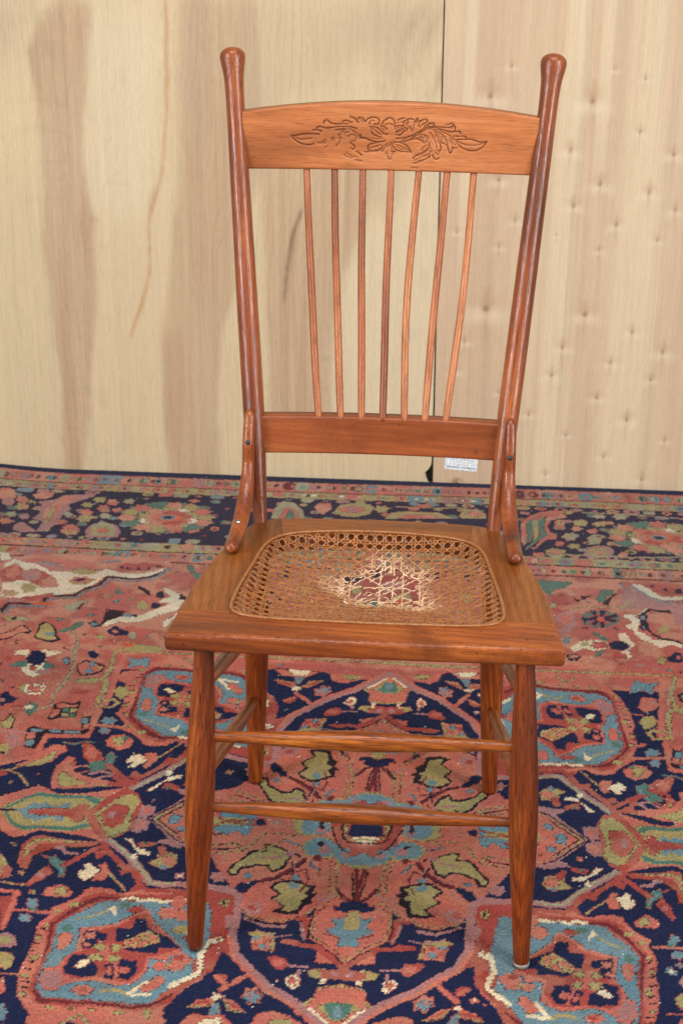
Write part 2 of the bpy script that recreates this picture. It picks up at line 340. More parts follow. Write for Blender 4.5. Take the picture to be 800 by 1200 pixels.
# ------------------------------------------------------------------ the rug: each knot of the pile carries its own yarn colour
RUG = '''FF -708,845 44,863 47,752 -441,755 -441,683 -437,582 -447,564 -446,480 -512,475 -508,420 -562,394 -581,390
FF 758,845 0,862 -13,750 472,748 460,668 442,559 452,541 447,458 512,453 505,399 555,373 573,369
FC 381,700 396,673 406,624 408,586 404,571 408,533 404,518 397,501 401,489 395,483 389,478 378,468 367,455 363,445 351,441 332,444 320,455 310,451 299,442 282,445 244,447 154,422 166,450 176,514 165,534 111,591 37,631 12,651 35,653 95,604 103,605 140,546 155,547 155,575 157,586 168,613 176,632 177,645 188,656 198,680 209,712 194,745 214,754 292,754 316,733 364,721 373,715
FC -396,717 -412,694 -420,648 -419,612 -413,598 -415,560 -410,544 -399,526 -403,513 -397,508 -389,503 -375,493 -362,478 -357,467 -343,464 -322,470 -309,482 -298,479 -287,470 -269,474 -232,470 -145,430 -155,459 -162,515 -151,531 -92,586 -13,629 16,651 -10,650 -75,598 -83,598 -122,544 -139,542 -141,566 -144,575 -159,600 -170,619 -172,631 -185,643 -197,668 -209,701 -195,732 -216,743 -301,757 -327,741 -378,735 -388,730
FC 343,-123 358,-102 369,-60 373,-28 370,-15 376,19 374,32 368,49 373,59 368,64 363,69 353,79 344,93 342,103 331,108 312,107 299,99 289,103 281,113 264,110 226,106 141,122 149,97 151,41 140,24 86,-18 8,-57 -19,-78 6,-76 69,-28 78,-29 115,17 129,13 129,-10 132,-18 144,-38 153,-52 155,-62 165,-70 174,-90 184,-117 170,-144 187,-153 259,-161 282,-146 327,-139 335,-135
FC -396,-120 -410,-98 -417,-56 -416,-24 -411,-11 -416,22 -412,36 -403,51 -409,62 -403,67 -395,72 -383,82 -372,95 -369,106 -356,112 -335,111 -322,101 -311,106 -302,116 -284,113 -246,107 -159,118 -167,95 -171,42 -161,26 -115,-16 -42,-57 -15,-78 -41,-76 -101,-27 -108,-27 -138,19 -151,16 -154,-7 -158,-15 -174,-37 -185,-51 -189,-61 -201,-70 -213,-90 -227,-117 -217,-146 -236,-154 -310,-160 -332,-144 -380,-137 -389,-132
FR 235,436 159,418 166,450 176,514 165,534 133,572 111,606 104,600 140,546 155,547 155,575 157,586 168,613 191,656 202,694 226,710 247,714 264,710 282,703 326,703 369,695 385,671 387,623 387,599 396,518 384,493 364,461 345,453 320,458 253,451
FR -224,458 -151,426 -155,459 -162,515 -151,531 -114,567 -92,598 -84,594 -122,544 -139,542 -141,566 -144,575 -159,600 -188,643 -202,682 -228,702 -251,710 -269,710 -289,707 -336,715 -383,712 -399,691 -398,647 -396,625 -399,544 -383,519 -358,486 -336,478 -309,486 -240,476
FR 220,115 147,126 149,97 151,41 140,24 107,-4 86,-29 78,-25 115,17 129,13 129,-10 132,-18 144,-38 168,-70 178,-101 200,-117 218,-122 234,-121 251,-117 291,-121 332,-118 347,-99 351,-58 352,-38 365,33 356,57 340,87 323,98 298,96 234,102
FR -239,116 -165,122 -167,95 -171,42 -161,26 -133,-1 -116,-28 -109,-23 -138,19 -151,16 -154,-7 -158,-15 -174,-37 -203,-70 -219,-102 -242,-117 -262,-122 -278,-120 -294,-115 -338,-119 -383,-115 -397,-95 -395,-54 -393,-34 -401,36 -388,59 -368,90 -348,101 -321,98 -254,104
FM 379,671 387,604 390,563 394,522 381,502 362,469 343,461 320,462 320,466 341,467 357,479 379,505 389,525 386,571 384,627 376,668 363,686 330,690 285,694 250,702 230,696 206,673 203,680 228,704 248,708 283,701 328,697 365,695
FM -393,691 -396,630 -396,591 -397,549 -381,529 -356,495 -334,487 -309,490 -309,495 -332,494 -351,506 -378,532 -391,552 -392,598 -395,651 -389,688 -375,703 -340,703 -291,699 -254,700 -232,690 -205,663 -203,669 -230,697 -252,705 -289,705 -338,709 -378,712
FM 342,-98 351,-42 355,-7 363,29 352,48 337,80 320,91 297,92 296,87 317,84 331,71 349,46 357,27 351,-13 348,-62 339,-96 326,-110 295,-111 253,-110 222,-113 203,-106 181,-85 180,-90 201,-112 220,-118 251,-115 293,-116 328,-118
FM -390,-95 -392,-38 -394,-3 -399,32 -385,51 -365,83 -345,93 -320,94 -320,90 -342,87 -359,74 -381,49 -393,31 -389,-9 -392,-58 -387,-93 -374,-107 -340,-108 -296,-108 -264,-112 -244,-106 -219,-85 -218,-91 -243,-112 -263,-117 -295,-114 -339,-113 -378,-115
FB 378,664 383,623 382,585 386,527 376,507 357,488 341,469 319,468 294,472 258,468 200,457 197,481 194,540 191,582 203,594 194,625 201,641 210,659 230,696 251,700 286,692 331,688 363,684
FB -391,684 -394,647 -389,611 -388,554 -375,535 -351,515 -332,496 -309,497 -282,500 -245,492 -189,469 -184,490 -182,538 -182,574 -196,587 -188,615 -198,631 -209,650 -232,690 -255,698 -292,698 -340,701 -376,701
FB 341,-92 347,-58 347,-25 355,25 346,44 329,64 316,83 296,86 271,84 237,86 182,93 175,70 167,17 165,-16 177,-25 169,-48 177,-60 185,-74 203,-106 222,-111 254,-108 296,-109 327,-108
FB -388,-89 -390,-54 -386,-21 -389,29 -378,47 -357,66 -341,85 -319,88 -293,86 -257,88 -201,92 -194,71 -189,19 -191,-14 -204,-23 -201,-47 -210,-59 -221,-74 -244,-106 -264,-110 -296,-106 -340,-106 -375,-105
FC 355,579 358,531 320,520 300,500 279,487 271,511 245,542 233,561 220,580 235,587 236,602 261,594 259,614 258,643 269,653 281,659 305,651 327,646 342,652 350,659 352,668 366,668 379,650 379,623 366,617 364,598
FC -357,606 -357,559 -313,547 -290,527 -268,512 -261,532 -236,552 -225,565 -213,578 -230,588 -232,603 -258,602 -257,619 -259,646 -271,658 -284,666 -309,664 -333,663 -350,670 -359,677 -362,686 -378,687 -391,672 -389,647 -374,641 -370,624
FC 320,-19 327,24 290,36 273,55 255,69 245,45 217,17 205,1 193,-15 207,-20 208,-32 231,-27 229,-43 228,-66 238,-75 249,-80 271,-76 292,-73 307,-80 314,-86 316,-94 329,-95 342,-81 342,-57 330,-53 329,-36
FC -353,-15 -357,27 -315,39 -296,58 -276,71 -266,47 -240,20 -229,4 -218,-12 -233,-17 -237,-30 -259,-23 -259,-39 -263,-63 -274,-72 -286,-78 -308,-73 -330,-70 -347,-76 -356,-82 -360,-90 -375,-92 -387,-77 -385,-53 -370,-48 -366,-32
FR 349,574 354,538 329,530 314,524 295,500 282,492 271,516 244,547 225,570 237,578 247,585 265,591 261,624 272,651 289,649 310,642 345,643 358,631 361,603 360,589 348,586
FR -350,601 -352,566 -324,557 -307,551 -285,526 -270,517 -261,536 -236,556 -218,571 -231,581 -242,590 -262,601 -261,629 -275,657 -293,659 -315,657 -353,662 -366,653 -367,628 -364,615 -351,612
FR 314,-14 321,17 298,26 284,32 268,56 257,64 244,40 216,12 197,-7 209,-13 218,-19 235,-25 231,-51 242,-73 257,-73 276,-69 309,-72 322,-64 325,-40 324,-28 313,-25
FR -346,-10 -352,21 -324,30 -309,35 -291,58 -278,66 -266,43 -239,15 -222,-4 -235,-10 -244,-16 -262,-22 -263,-48 -277,-70 -293,-70 -313,-65 -349,-68 -362,-60 -362,-36 -359,-23 -347,-20
FN 317,529 297,530 294,507 280,508 275,526 259,539 244,547 225,570 239,569 254,568 253,582 287,582 299,576 297,559 313,560
FN -311,556 -289,554 -284,532 -270,531 -267,546 -251,553 -236,556 -218,571 -233,574 -248,577 -248,589 -285,598 -297,596 -293,580 -310,584
FN 286,27 267,27 267,49 253,48 247,31 231,20 216,12 197,-7 211,-6 224,-5 224,-17 255,-18 267,-14 266,1 281,-1
FN -312,31 -291,30 -290,52 -276,51 -270,34 -254,23 -239,15 -222,-4 -236,-3 -250,-2 -250,-14 -283,-14 -294,-10 -292,5 -308,4
FG 303,574 303,557 289,544 275,531 267,539 258,544 257,558 278,572
FG -301,595 -299,580 -283,565 -266,550 -259,555 -251,557 -251,569 -274,587
FG 270,-12 271,2 259,15 246,27 238,20 230,15 228,3 247,-9
FG -298,-8 -298,6 -283,18 -269,30 -262,23 -253,18 -252,6 -273,-5
LC6 296,564 285,551
LC6 -293,584 -279,570
LC6 265,-3 255,8
LC6 -291,1 -279,12
LC5 284,568 265,552
LC5 -280,585 -259,566
LC5 253,-6 236,8
LC5 -279,-2 -260,12
LC4 279,541 264,547
LC4 -271,560 -256,561
LC4 249,18 235,13
LC4 -273,21 -258,16
FN 355,634 359,617 357,608 358,593 343,589 334,595 330,607 321,616 317,637 329,640 340,636
FN -363,655 -366,641 -363,632 -363,619 -345,614 -336,619 -333,629 -324,636 -322,654 -335,658 -346,656
FN 319,-65 323,-52 321,-44 323,-32 308,-27 299,-32 295,-42 286,-49 282,-66 294,-69 304,-67
FN -359,-61 -362,-48 -358,-39 -358,-27 -341,-23 -331,-27 -328,-37 -320,-44 -319,-62 -331,-65 -342,-63
FW 349,615 344,603 336,601 331,609 334,614 339,620 347,619
FW -355,638 -348,627 -339,625 -334,631 -338,636 -345,642 -353,642
FW 314,-49 309,-39 301,-37 296,-44 299,-48 304,-54 311,-53
FW -350,-45 -343,-34 -334,-33 -329,-39 -333,-43 -340,-49 -348,-49
FN 349,576 354,567 350,562 354,543 351,535 341,538 327,542 324,554 329,561 336,557 333,571 338,576
FN -351,603 -355,594 -350,589 -353,571 -348,563 -339,566 -323,569 -322,580 -327,587 -334,583 -333,597 -339,602
FN 314,-16 319,-8 316,-4 321,13 319,21 309,18 295,15 292,5 295,-2 303,2 299,-11 304,-16
FN -347,-12 -351,-4 -347,0 -352,17 -348,24 -338,22 -322,19 -319,9 -324,2 -332,6 -329,-6 -335,-11
EC 345,549 -6,0 -1,8
EC -344,576 7,0 1,7
EC 312,8 -6,1 -2,-7
EC -342,12 7,1 1,-7
EC 346,568 -4,0 -1,4
EC -347,595 5,0 0,4
EC 312,-9 -4,0 -1,-4
EC -343,-5 5,0 1,-4
FN 307,642 307,628 314,616 309,610 296,611 298,599 276,602 269,624 275,643 288,645 295,634 296,644
FN -311,656 -310,644 -317,635 -311,628 -297,627 -298,616 -275,614 -269,632 -277,651 -291,655 -298,647 -300,656
FN 273,-69 273,-57 280,-48 276,-43 263,-43 265,-33 245,-34 238,-52 244,-68 256,-70 262,-62 263,-70
FN -309,-65 -307,-53 -313,-44 -308,-38 -294,-39 -295,-29 -274,-31 -270,-48 -278,-65 -291,-66 -297,-58 -299,-66
EC 304,626 -4,0 -3,9
EC -307,642 4,-1 2,8
EC 270,-56 -4,0 -3,-8
EC -304,-52 4,0 2,-8
EC 287,624 -8,0 -3,9
EC -288,636 9,-2 2,7
EC 255,-53 -7,1 -2,-7
EC -287,-49 8,1 1,-7
LC4 303,606 290,641
LC4 -304,623 -293,652
LC4 269,-39 258,-67
LC4 -300,-35 -293,-64
EG 329,573 -8,0 -2,9
EG -329,598 9,-1 1,8
EG 295,-13 -8,1 -2,-7
EG -325,-8 9,1 2,-7
EG 310,574 -8,0 -2,9
EG -308,596 9,-2 1,8
EG 277,-12 -7,1 -2,-7
EG -305,-8 8,1 1,-7
EG 329,596 -8,0 -2,10
EG -331,619 9,-1 2,8
EG 294,-33 -8,1 -3,-8
EG -326,-28 9,1 2,-8
EG 307,598 -8,0 -2,9
EG -308,618 9,-2 2,7
EG 274,-33 -7,1 -2,-7
EG -304,-29 8,1 1,-7
EC 320,585 -8,0 -1,4
EC -320,608 8,-1 1,4
EC 286,-22 -7,1 -1,-4
EC -316,-18 8,1 1,-4
LC5 322,568 315,602
LC5 -321,593 -316,622
LC5 289,-8 280,-36
LC5 -317,-3 -312,-32
ET 374,530 -7,0 -1,7
ET -374,558 8,0 1,7
ET 342,23 -7,1 -2,-6
ET -375,26 8,1 1,-6
FC 376,577 380,551 376,542 369,541 364,550 366,567 369,579
FC -381,604 -383,579 -377,570 -369,569 -365,578 -369,595 -373,606
FC 341,-19 346,4 343,13 336,14 330,6 332,-9 333,-20
FC -378,-14 -382,8 -377,16 -369,18 -363,10 -366,-5 -369,-16
FP 378,630 363,622 354,645 352,663 369,662 376,650
FP -388,653 -371,645 -363,666 -362,682 -381,682 -388,672
FP 342,-63 327,-56 318,-75 316,-90 332,-90 339,-81
FP -385,-59 -366,-52 -359,-71 -359,-87 -378,-86 -384,-77
EC 324,668 -12,0 -3,10
EC -331,682 13,-2 3,8
EC 289,-91 -11,1 -3,-8
EC -330,-88 12,1 2,-8
ER 321,668 -6,0 -2,5
ER -329,682 6,-1 2,5
ER 287,-91 -5,1 -2,-4
ER -328,-88 6,0 1,-5
LG5 300,672 289,666 277,669 266,678
LG5 -306,682 -294,675 -281,675 -270,681
LG5 267,-93 257,-87 246,-89 236,-95
LG5 -307,-90 -295,-85 -285,-86 -275,-93
LW6 264,676 257,664 248,648
LW6 -268,678 -259,666 -249,648
LW6 234,-93 228,-83 220,-69
LW6 -273,-91 -265,-81 -254,-67
LW6 259,680 247,677 237,679
LW6 -262,680 -249,675 -238,674
LW6 229,-95 219,-92 210,-92
LW6 -269,-94 -258,-91 -248,-91
FC 252,662 237,636 228,637 225,652 238,671 246,671
FC -254,662 -236,635 -227,633 -225,646 -239,668 -248,670
FC 223,-81 210,-59 202,-59 199,-70 210,-87 218,-87
FC -260,-79 -243,-57 -235,-57 -234,-69 -248,-85 -256,-86
EC 239,612 -11,-1 -3,9
EC -236,613 12,-4 2,8
EC 211,-41 -10,1 -2,-7
EC -241,-38 11,1 1,-7
EG 228,612 -8,0 -2,7
EG -224,610 8,-2 2,6
EG 200,-39 -7,1 -2,-5
EG -230,-37 7,1 1,-6
LG3 369,512 352,504 333,493
LG3 -368,540 -347,533 -325,522
LG3 339,40 323,48 306,60
LG3 -370,43 -351,51 -331,63
FW 334,489 325,479 321,487 320,505 325,494
FW -325,517 -315,508 -311,516 -312,533 -316,523
FW 307,65 300,74 295,67 292,50 298,60
FW -332,67 -324,77 -319,69 -316,53 -323,62
EC 255,490 -12,-2 -1,13
EC -243,511 12,-4 0,11
EC 231,64 -11,1 -2,-12
EC -252,66 12,1 2,-12
ER 296,487 -11,-1 -1,6
ER -285,514 11,-2 0,6
ER 271,68 -10,1 -1,-6
ER -293,70 11,1 1,-6
ET 310,480 -8,0 -1,6
ET -299,509 9,0 0,6
ET 285,74 -8,1 -1,-6
ET -309,77 8,1 1,-6
EB 336,513 -10,0 -1,9
EB -330,542 11,-1 0,9
EB 306,41 -10,1 -2,-9
EB -333,44 11,1 2,-9
EC 234,492 -13,-2 -1,12
EC -222,507 13,-5 0,10
EC 210,62 -12,1 -2,-11
EC -230,63 12,1 2,-11
EG 233,525 -12,-2 -1,10
EG -223,535 13,-5 1,8
EG 207,31 -12,1 -2,-9
EG -228,33 12,1 1,-8
EC 218,596 -14,-1 -4,13
EC -213,592 15,-4 3,11
EC 191,-27 -13,1 -3,-10
EC -219,-24 13,1 2,-10
ER 222,591 -7,-1 -2,7
ER -217,589 7,-2 2,6
ER 195,-23 -6,1 -2,-5
ER -222,-20 7,1 1,-6
LW7 316,466 298,464 293,470 281,466 258,466 223,458
LW7 -304,494 -285,493 -281,498 -268,494 -245,490 -211,475
LW7 293,89 276,91 270,85 259,89 237,88 205,93
LW7 -316,91 -298,93 -292,88 -280,91 -257,89 -224,94
EG 397,528 -4,0 -1,6
EG -402,554 4,0 1,6
EG 366,24 -4,0 -1,-5
EG -403,28 4,0 1,-5
EG 401,557 -4,0 -1,6
EG -408,584 5,0 1,6
EG 367,-2 -4,0 -1,-5
EG -407,2 5,0 1,-5
EC 394,573 -3,0 -1,4
EC -401,600 3,0 1,4
EC 359,-16 -3,0 -1,-3
EC -399,-12 3,0 1,-3
EG 395,599 -5,0 -2,7
EG -405,625 6,0 1,6
EG 359,-38 -5,0 -2,-6
EG -402,-34 6,0 1,-6
EG 396,638 -5,0 -1,5
EG -409,661 6,0 1,4
EG 359,-72 -5,0 -1,-4
EG -406,-68 6,0 1,-4
EG 388,678 -5,0 -2,6
EG -403,698 6,0 2,6
EG 351,-105 -5,0 -2,-5
EG -401,-101 6,0 1,-5
EG 350,704 -6,0 -1,4
EG -362,719 6,-1 1,4
EG 314,-124 -5,1 -1,-4
EG -363,-122 6,0 1,-4
EG 324,708 -5,0 -1,4
EG -335,718 5,-1 1,3
EG 290,-125 -5,0 -1,-3
EG -337,-122 5,0 1,-3
EG 298,710 -6,0 -1,4
EG -306,716 6,-1 1,3
EG 266,-124 -5,1 -1,-3
EG -311,-122 6,0 1,-3
EG 264,716 -8,0 -2,5
EG -270,716 9,-2 2,5
EG 234,-126 -7,1 -2,-4
EG -279,-125 8,1 1,-4
EG 226,718 -4,0 -3,11
EG -229,711 4,-1 3,10
EG 200,-124 -3,0 -3,-9
EG -244,-124 4,0 2,-9
EG 372,478 -7,0 -1,7
EG -369,504 9,0 1,7
EG 346,71 -7,1 -2,-6
EG -376,74 8,1 1,-6
EG 389,494 -5,0 -1,5
EG -390,520 6,0 0,5
EG 361,55 -5,0 -1,-4
EG -395,58 6,0 1,-4
LK1.5 402,533 396,537
LK1.5 -408,559 -401,564
LK1.5 370,20 364,16
LK1.5 -409,23 -401,19
LK1.5 404,546 398,549
LK1.5 -412,573 -405,577
LK1.5 372,7 365,5
LK1.5 -411,11 -404,8
LK1.5 404,564 397,567
LK1.5 -413,591 -405,594
LK1.5 370,-8 363,-11
LK1.5 -412,-5 -403,-7
LK1.5 404,583 397,586
LK1.5 -414,610 -406,613
LK1.5 369,-25 361,-27
LK1.5 -412,-21 -403,-23
LK1.5 402,605 394,609
LK1.5 -413,630 -404,634
LK1.5 366,-43 357,-47
LK1.5 -410,-39 -401,-43
LK1.5 402,621 393,623
LK1.5 -415,646 -405,647
LK1.5 365,-57 357,-59
LK1.5 -411,-54 -402,-55
LK1.5 397,649 388,652
LK1.5 -411,671 -401,674
LK1.5 360,-81 351,-83
LK1.5 -408,-77 -398,-79
LK1.5 394,662 385,665
LK1.5 -409,684 -399,686
LK1.5 357,-92 348,-94
LK1.5 -406,-88 -397,-90
FC 372,721 354,721 332,723 317,715 303,721 295,733 307,731 328,733 329,746 360,746
FC -387,736 -368,734 -343,733 -327,724 -311,727 -303,737 -316,737 -340,743 -342,754 -376,758
FC 334,-140 318,-138 297,-138 283,-131 269,-134 262,-144 273,-143 293,-147 294,-158 323,-160
FC -389,-138 -370,-136 -346,-136 -330,-129 -317,-132 -310,-142 -322,-141 -344,-145 -347,-156 -379,-159
LG5 325,738 308,718 295,738
LG5 -336,746 -318,726 -303,741
LG5 290,-150 275,-132 262,-147
LG5 -341,-148 -322,-131 -311,-146
LW8 193,551 190,542 183,537 180,543 184,548 193,548 195,560
LW8 -182,546 -179,539 -170,534 -167,538 -172,542 -182,545 -185,555
LW8 166,8 164,15 157,19 154,15 158,11 167,10 169,1
LW8 -189,11 -186,18 -178,22 -175,18 -180,14 -189,13 -192,4
LW8 196,571 197,580 187,615 187,630 192,635 201,645 213,658
LW8 -186,565 -189,573 -181,604 -182,617 -188,624 -199,635 -212,650
LW8 169,-8 171,-15 163,-40 163,-51 168,-55 177,-63 188,-74
LW8 -194,-5 -196,-12 -193,-38 -195,-50 -201,-54 -211,-62 -224,-73
EC 186,540 -3,0 0,3
EC -173,536 3,-1 0,2
EC 160,17 -3,0 -1,-2
EC -181,20 3,0 0,-2
EC 220,611 -9,-1 -3,10
EC -216,607 10,-3 2,9
EC 193,-39 -9,1 -3,-8
EC -223,-37 9,1 1,-8
EC 241,466 -9,-2 -1,15
EC -229,487 9,-4 0,13
EC 221,87 -9,1 -3,-15
EC -240,88 9,1 2,-15
FN 173,572 162,578 146,607 129,626 135,635 144,653 150,662 173,676 179,665 172,640 170,608 173,584
FN -161,563 -150,568 -134,594 -115,613 -123,620 -135,636 -143,644 -170,660 -176,651 -166,626 -161,595 -162,574
FN 147,-9 137,-12 122,-33 105,-46 112,-52 123,-65 129,-72 152,-84 157,-77 149,-58 146,-34 147,-17
FN -171,-6 -162,-9 -152,-31 -137,-45 -146,-52 -159,-66 -166,-73 -190,-85 -194,-77 -183,-57 -175,-33 -173,-15
FN 182,701 172,678 149,664 125,631 115,646 102,649 91,662 91,675 97,691 74,683 70,689 84,697 93,709 97,726 108,735 178,743 200,725
FN -180,686 -169,662 -142,646 -111,618 -101,632 -86,637 -74,651 -75,662 -82,677 -54,672 -50,679 -66,685 -78,695 -82,711 -96,719 -176,728 -200,713
FN 159,-105 151,-86 129,-74 101,-50 92,-61 78,-64 67,-76 67,-86 74,-98 48,-94 44,-100 59,-105 69,-114 73,-128 85,-134 154,-141 176,-127
FN -201,-107 -190,-87 -166,-75 -135,-49 -127,-61 -114,-65 -104,-76 -106,-87 -114,-100 -86,-96 -83,-102 -99,-107 -111,-116 -116,-130 -129,-137 -201,-143 -220,-129
ER 154,636 -8,0 -3,10
ER -145,621 9,-1 3,9
ER 131,-54 -8,1 -3,-7
ER -165,-54 7,1 1,-8
LC7 162,634 147,647
LC7 -154,619 -139,631
LC7 139,-53 126,-62
LC7 -172,-52 -161,-62
LC9 145,664 125,629
LC9 -137,646 -111,615
LC9 124,-74 102,-48
LC9 -162,-75 -135,-47
EC 108,671 -11,-2 -4,18
EC -94,656 13,-1 4,17
EC 85,-81 -12,1 -4,-14
EC -123,-82 12,1 2,-15
EB 107,674 -8,-2 -3,13
EB -93,658 10,0 3,12
EB 85,-83 -9,1 -3,-10
EB -123,-84 9,1 1,-11
EP 109,672 -4,-1 -1,6
EP -95,656 4,0 1,6
EP 87,-81 -4,0 -1,-5
EP -125,-82 4,0 1,-5
FC 179,701 170,689 145,679 149,698 174,706
FC -177,686 -166,672 -139,660 -144,679 -172,690
FC 157,-105 148,-94 125,-85 129,-100 153,-109
FC -198,-107 -189,-96 -164,-87 -171,-102 -195,-110
FR 175,699 166,690 152,688 154,695
FR -172,682 -163,673 -146,669 -150,677
FR 153,-103 145,-95 131,-92 134,-99
FR -195,-104 -186,-97 -172,-94 -175,-101
FC 139,682 127,684 108,707 126,705
FC -131,663 -117,665 -95,690 -117,687
FC 118,-87 106,-89 85,-110 105,-107
FC -158,-89 -146,-91 -127,-112 -147,-110
FR 132,688 123,692 114,702 124,699
FR -123,670 -113,674 -103,685 -115,681
FR 111,-93 102,-96 93,-105 103,-102
FR -152,-95 -143,-98 -135,-108 -145,-104
LG3 178,703 149,700 146,685
LG3 -176,687 -144,681 -140,666
LG3 156,-106 128,-102 126,-90
LG3 -198,-108 -170,-104 -166,-92
LG3 135,686 127,705 108,707
LG3 -128,668 -118,686 -95,690
LG3 115,-91 106,-106 85,-110
LG3 -155,-93 -149,-109 -127,-112
EW 145,680 -7,-1 -2,7
EW -138,661 8,-1 2,7
EW 125,-86 -7,1 -2,-5
EW -164,-87 7,1 1,-6
FB 150,723 146,692 140,692 132,722
FB -145,705 -140,674 -134,673 -125,703
FB 129,-122 126,-96 120,-95 111,-121
FB -173,-125 -167,-98 -161,-98 -155,-124
FC 182,739 169,718 151,719 132,717 114,737
FC -181,724 -166,701 -146,701 -124,698 -103,719
FC 158,-137 147,-118 130,-118 110,-117 91,-135
FC -204,-139 -191,-120 -174,-121 -154,-119 -136,-138
FW 159,735 150,723 133,723 125,739 161,742
FW -155,718 -145,705 -126,704 -117,721 -157,725
FW 137,-133 129,-122 112,-121 103,-136 138,-139
FW -183,-136 -173,-125 -156,-124 -149,-139 -185,-142
FC 102,734 95,705 79,695 63,701 42,718
FC -89,718 -80,690 -61,683 -42,692 -17,711
FC 78,-134 71,-110 54,-104 36,-112 12,-130
FC -122,-137 -113,-112 -94,-106 -76,-113 -52,-131
FG 84,730 79,713 62,708 51,721
FG -67,716 -61,700 -41,698 -28,712
FG 58,-133 53,-119 35,-118 22,-130
FG -102,-135 -95,-121 -75,-119 -63,-132
FN 158,474 151,483 118,500 77,494 51,446 49,540 10,584 -7,595 -12,704 25,713 52,678 89,654 139,590 162,544 162,492
FN -144,481 -137,488 -101,505 -61,499 -42,450 -31,542 11,584 30,596 44,704 3,709 -28,672 -71,644 -124,580 -147,538 -147,497
FN 137,77 130,70 96,58 56,63 35,103 26,22 -16,-20 -35,-32 -45,-126 -6,-129 23,-95 64,-69 114,-19 136,15 139,61
FN -156,75 -149,68 -117,57 -78,60 -53,98 -53,22 -15,-20 3,-32 9,-127 -33,-130 -61,-96 -100,-70 -142,-17 -157,18 -159,60
FC 306,273 281,230 263,214 220,193 0,136 -27,574 10,581 26,556 50,542 62,532 64,473 51,448 75,479 99,496 125,499 151,482 164,430 195,366 203,349 236,338 252,332
FC -311,276 -288,234 -271,218 -230,197 -10,137 49,574 10,581 -7,557 -31,544 -44,535 -51,478 -41,452 -61,484 -83,502 -108,504 -137,488 -155,439 -192,375 -202,357 -236,345 -254,337
FC 306,272 282,314 265,331 222,357 7,433 -53,-15 -15,-18 2,6 26,21 39,30 44,80 35,101 55,76 77,62 102,59 130,71 150,115 192,178 201,196 234,211 251,218
FC -311,275 -283,314 -264,331 -220,357 3,433 24,-14 -15,-18 -31,6 -54,20 -65,29 -65,76 -53,96 -76,71 -99,59 -123,57 -149,69 -168,112 -208,180 -215,199 -246,217 -262,225
LP6 151,489 124,510 98,508 78,495 61,479
LP6 -136,493 -106,515 -80,513 -62,500 -47,484
LP6 129,65 100,49 75,52 57,62 41,74
LP6 -149,64 -122,49 -98,51 -79,59 -62,71
LR6 49,554 25,564 11,585
LR6 -29,555 -6,564 10,585
LR6 25,11 1,-1 -15,-21
LR6 -53,10 -30,-1 -16,-21
LR6 96,548 72,551 51,550 25,567 11,590
LR6 -75,550 -51,553 -32,552 -5,568 10,590
LR6 71,19 48,15 27,14 0,-4 -15,-26
LR6 -97,20 -75,15 -55,14 -30,-4 -16,-26
LG2.6 155,474 147,484 125,494 100,491 75,477 49,446
LG2.6 -141,480 -132,489 -109,499 -84,497 -61,482 -39,450
LG2.6 134,78 125,69 103,63 78,66 55,77 33,102
LG2.6 -153,76 -145,68 -124,61 -99,63 -76,73 -51,98
LK2 149,491 125,501 99,498 72,483 46,452
LK2 -133,495 -108,506 -82,504 -58,488 -36,455
LK2 126,63 102,57 77,60 52,72 29,97
LK2 -146,62 -123,55 -99,57 -73,68 -48,93
LR5 54,461 65,489 66,533
LR5 -42,465 -50,493 -47,536
LR5 36,89 44,67 43,30
LR5 -56,85 -66,63 -69,29
LK2 60,470 63,502 61,532 47,543 26,560 10,581
LK2 -48,475 -47,506 -43,535 -28,545 -6,560 10,581
LK2 41,82 42,55 38,30 24,19 1,2 -15,-18
LK2 -62,78 -65,53 -64,29 -51,19 -31,2 -15,-18
LG2.6 57,470 59,501 56,526 41,538 24,552 11,572
LG2.6 -44,474 -43,505 -38,529 -23,539 -5,552 9,572
LG2.6 38,82 38,56 33,34 18,23 0,9 -14,-10
LG2.6 -58,78 -61,54 -59,33 -45,23 -29,9 -16,-9
LR7 85,487 71,478 66,533
LR7 -70,493 -58,484 -47,536
LR7 64,69 51,76 43,30
LR7 -85,65 -72,72 -69,29
FN 91,488 74,490 70,534 84,545 97,539 97,517
FN -75,494 -59,495 -51,537 -64,548 -76,543 -78,522
FN 69,69 53,66 47,29 60,21 72,26 74,45
FN -91,65 -75,63 -73,29 -86,21 -98,27 -97,44
LP4 75,495 67,533
LP4 -59,500 -48,536
LP4 53,62 44,30
LP4 -76,59 -70,29
FN 307,279 299,290 265,329 240,345 222,355 206,406 170,415 230,424 253,427 277,434 283,424 309,389 344,348 335,335 323,314 317,299
FN -312,282 -303,292 -268,334 -240,352 -221,364 -198,420 -162,425 -219,444 -242,452 -264,462 -272,450 -306,402 -349,353 -341,338 -328,317 -323,301
FN 307,266 299,257 265,221 238,205 220,193 196,141 159,128 216,127 239,126 260,122 269,132 302,165 342,200 335,214 323,234 318,248
FN -312,270 -305,262 -275,229 -251,211 -234,198 -214,142 -177,126 -235,128 -258,129 -280,125 -288,136 -319,176 -357,215 -347,229 -332,245 -325,256
LP7 306,272 280,307 266,326 241,342
LP7 -310,275 -283,309 -268,331 -241,350
LP7 306,273 280,242 265,224 239,207
LP7 -310,276 -287,249 -275,232 -251,214
LG2.6 302,272 261,320 246,330 234,336
LG2.6 -306,275 -264,324 -248,336 -235,342
LG2.6 302,273 261,230 245,219 232,213
LG2.6 -306,276 -270,237 -256,226 -244,219
LK2 304,275 260,329 246,337
LK2 -309,278 -262,334 -247,343
LK2 305,270 260,221 245,213
LK2 -309,273 -270,229 -256,220
LK1.6 298,272 258,317
LK1.6 -302,275 -261,321
LK1.6 298,273 258,233
LK1.6 -302,276 -267,239
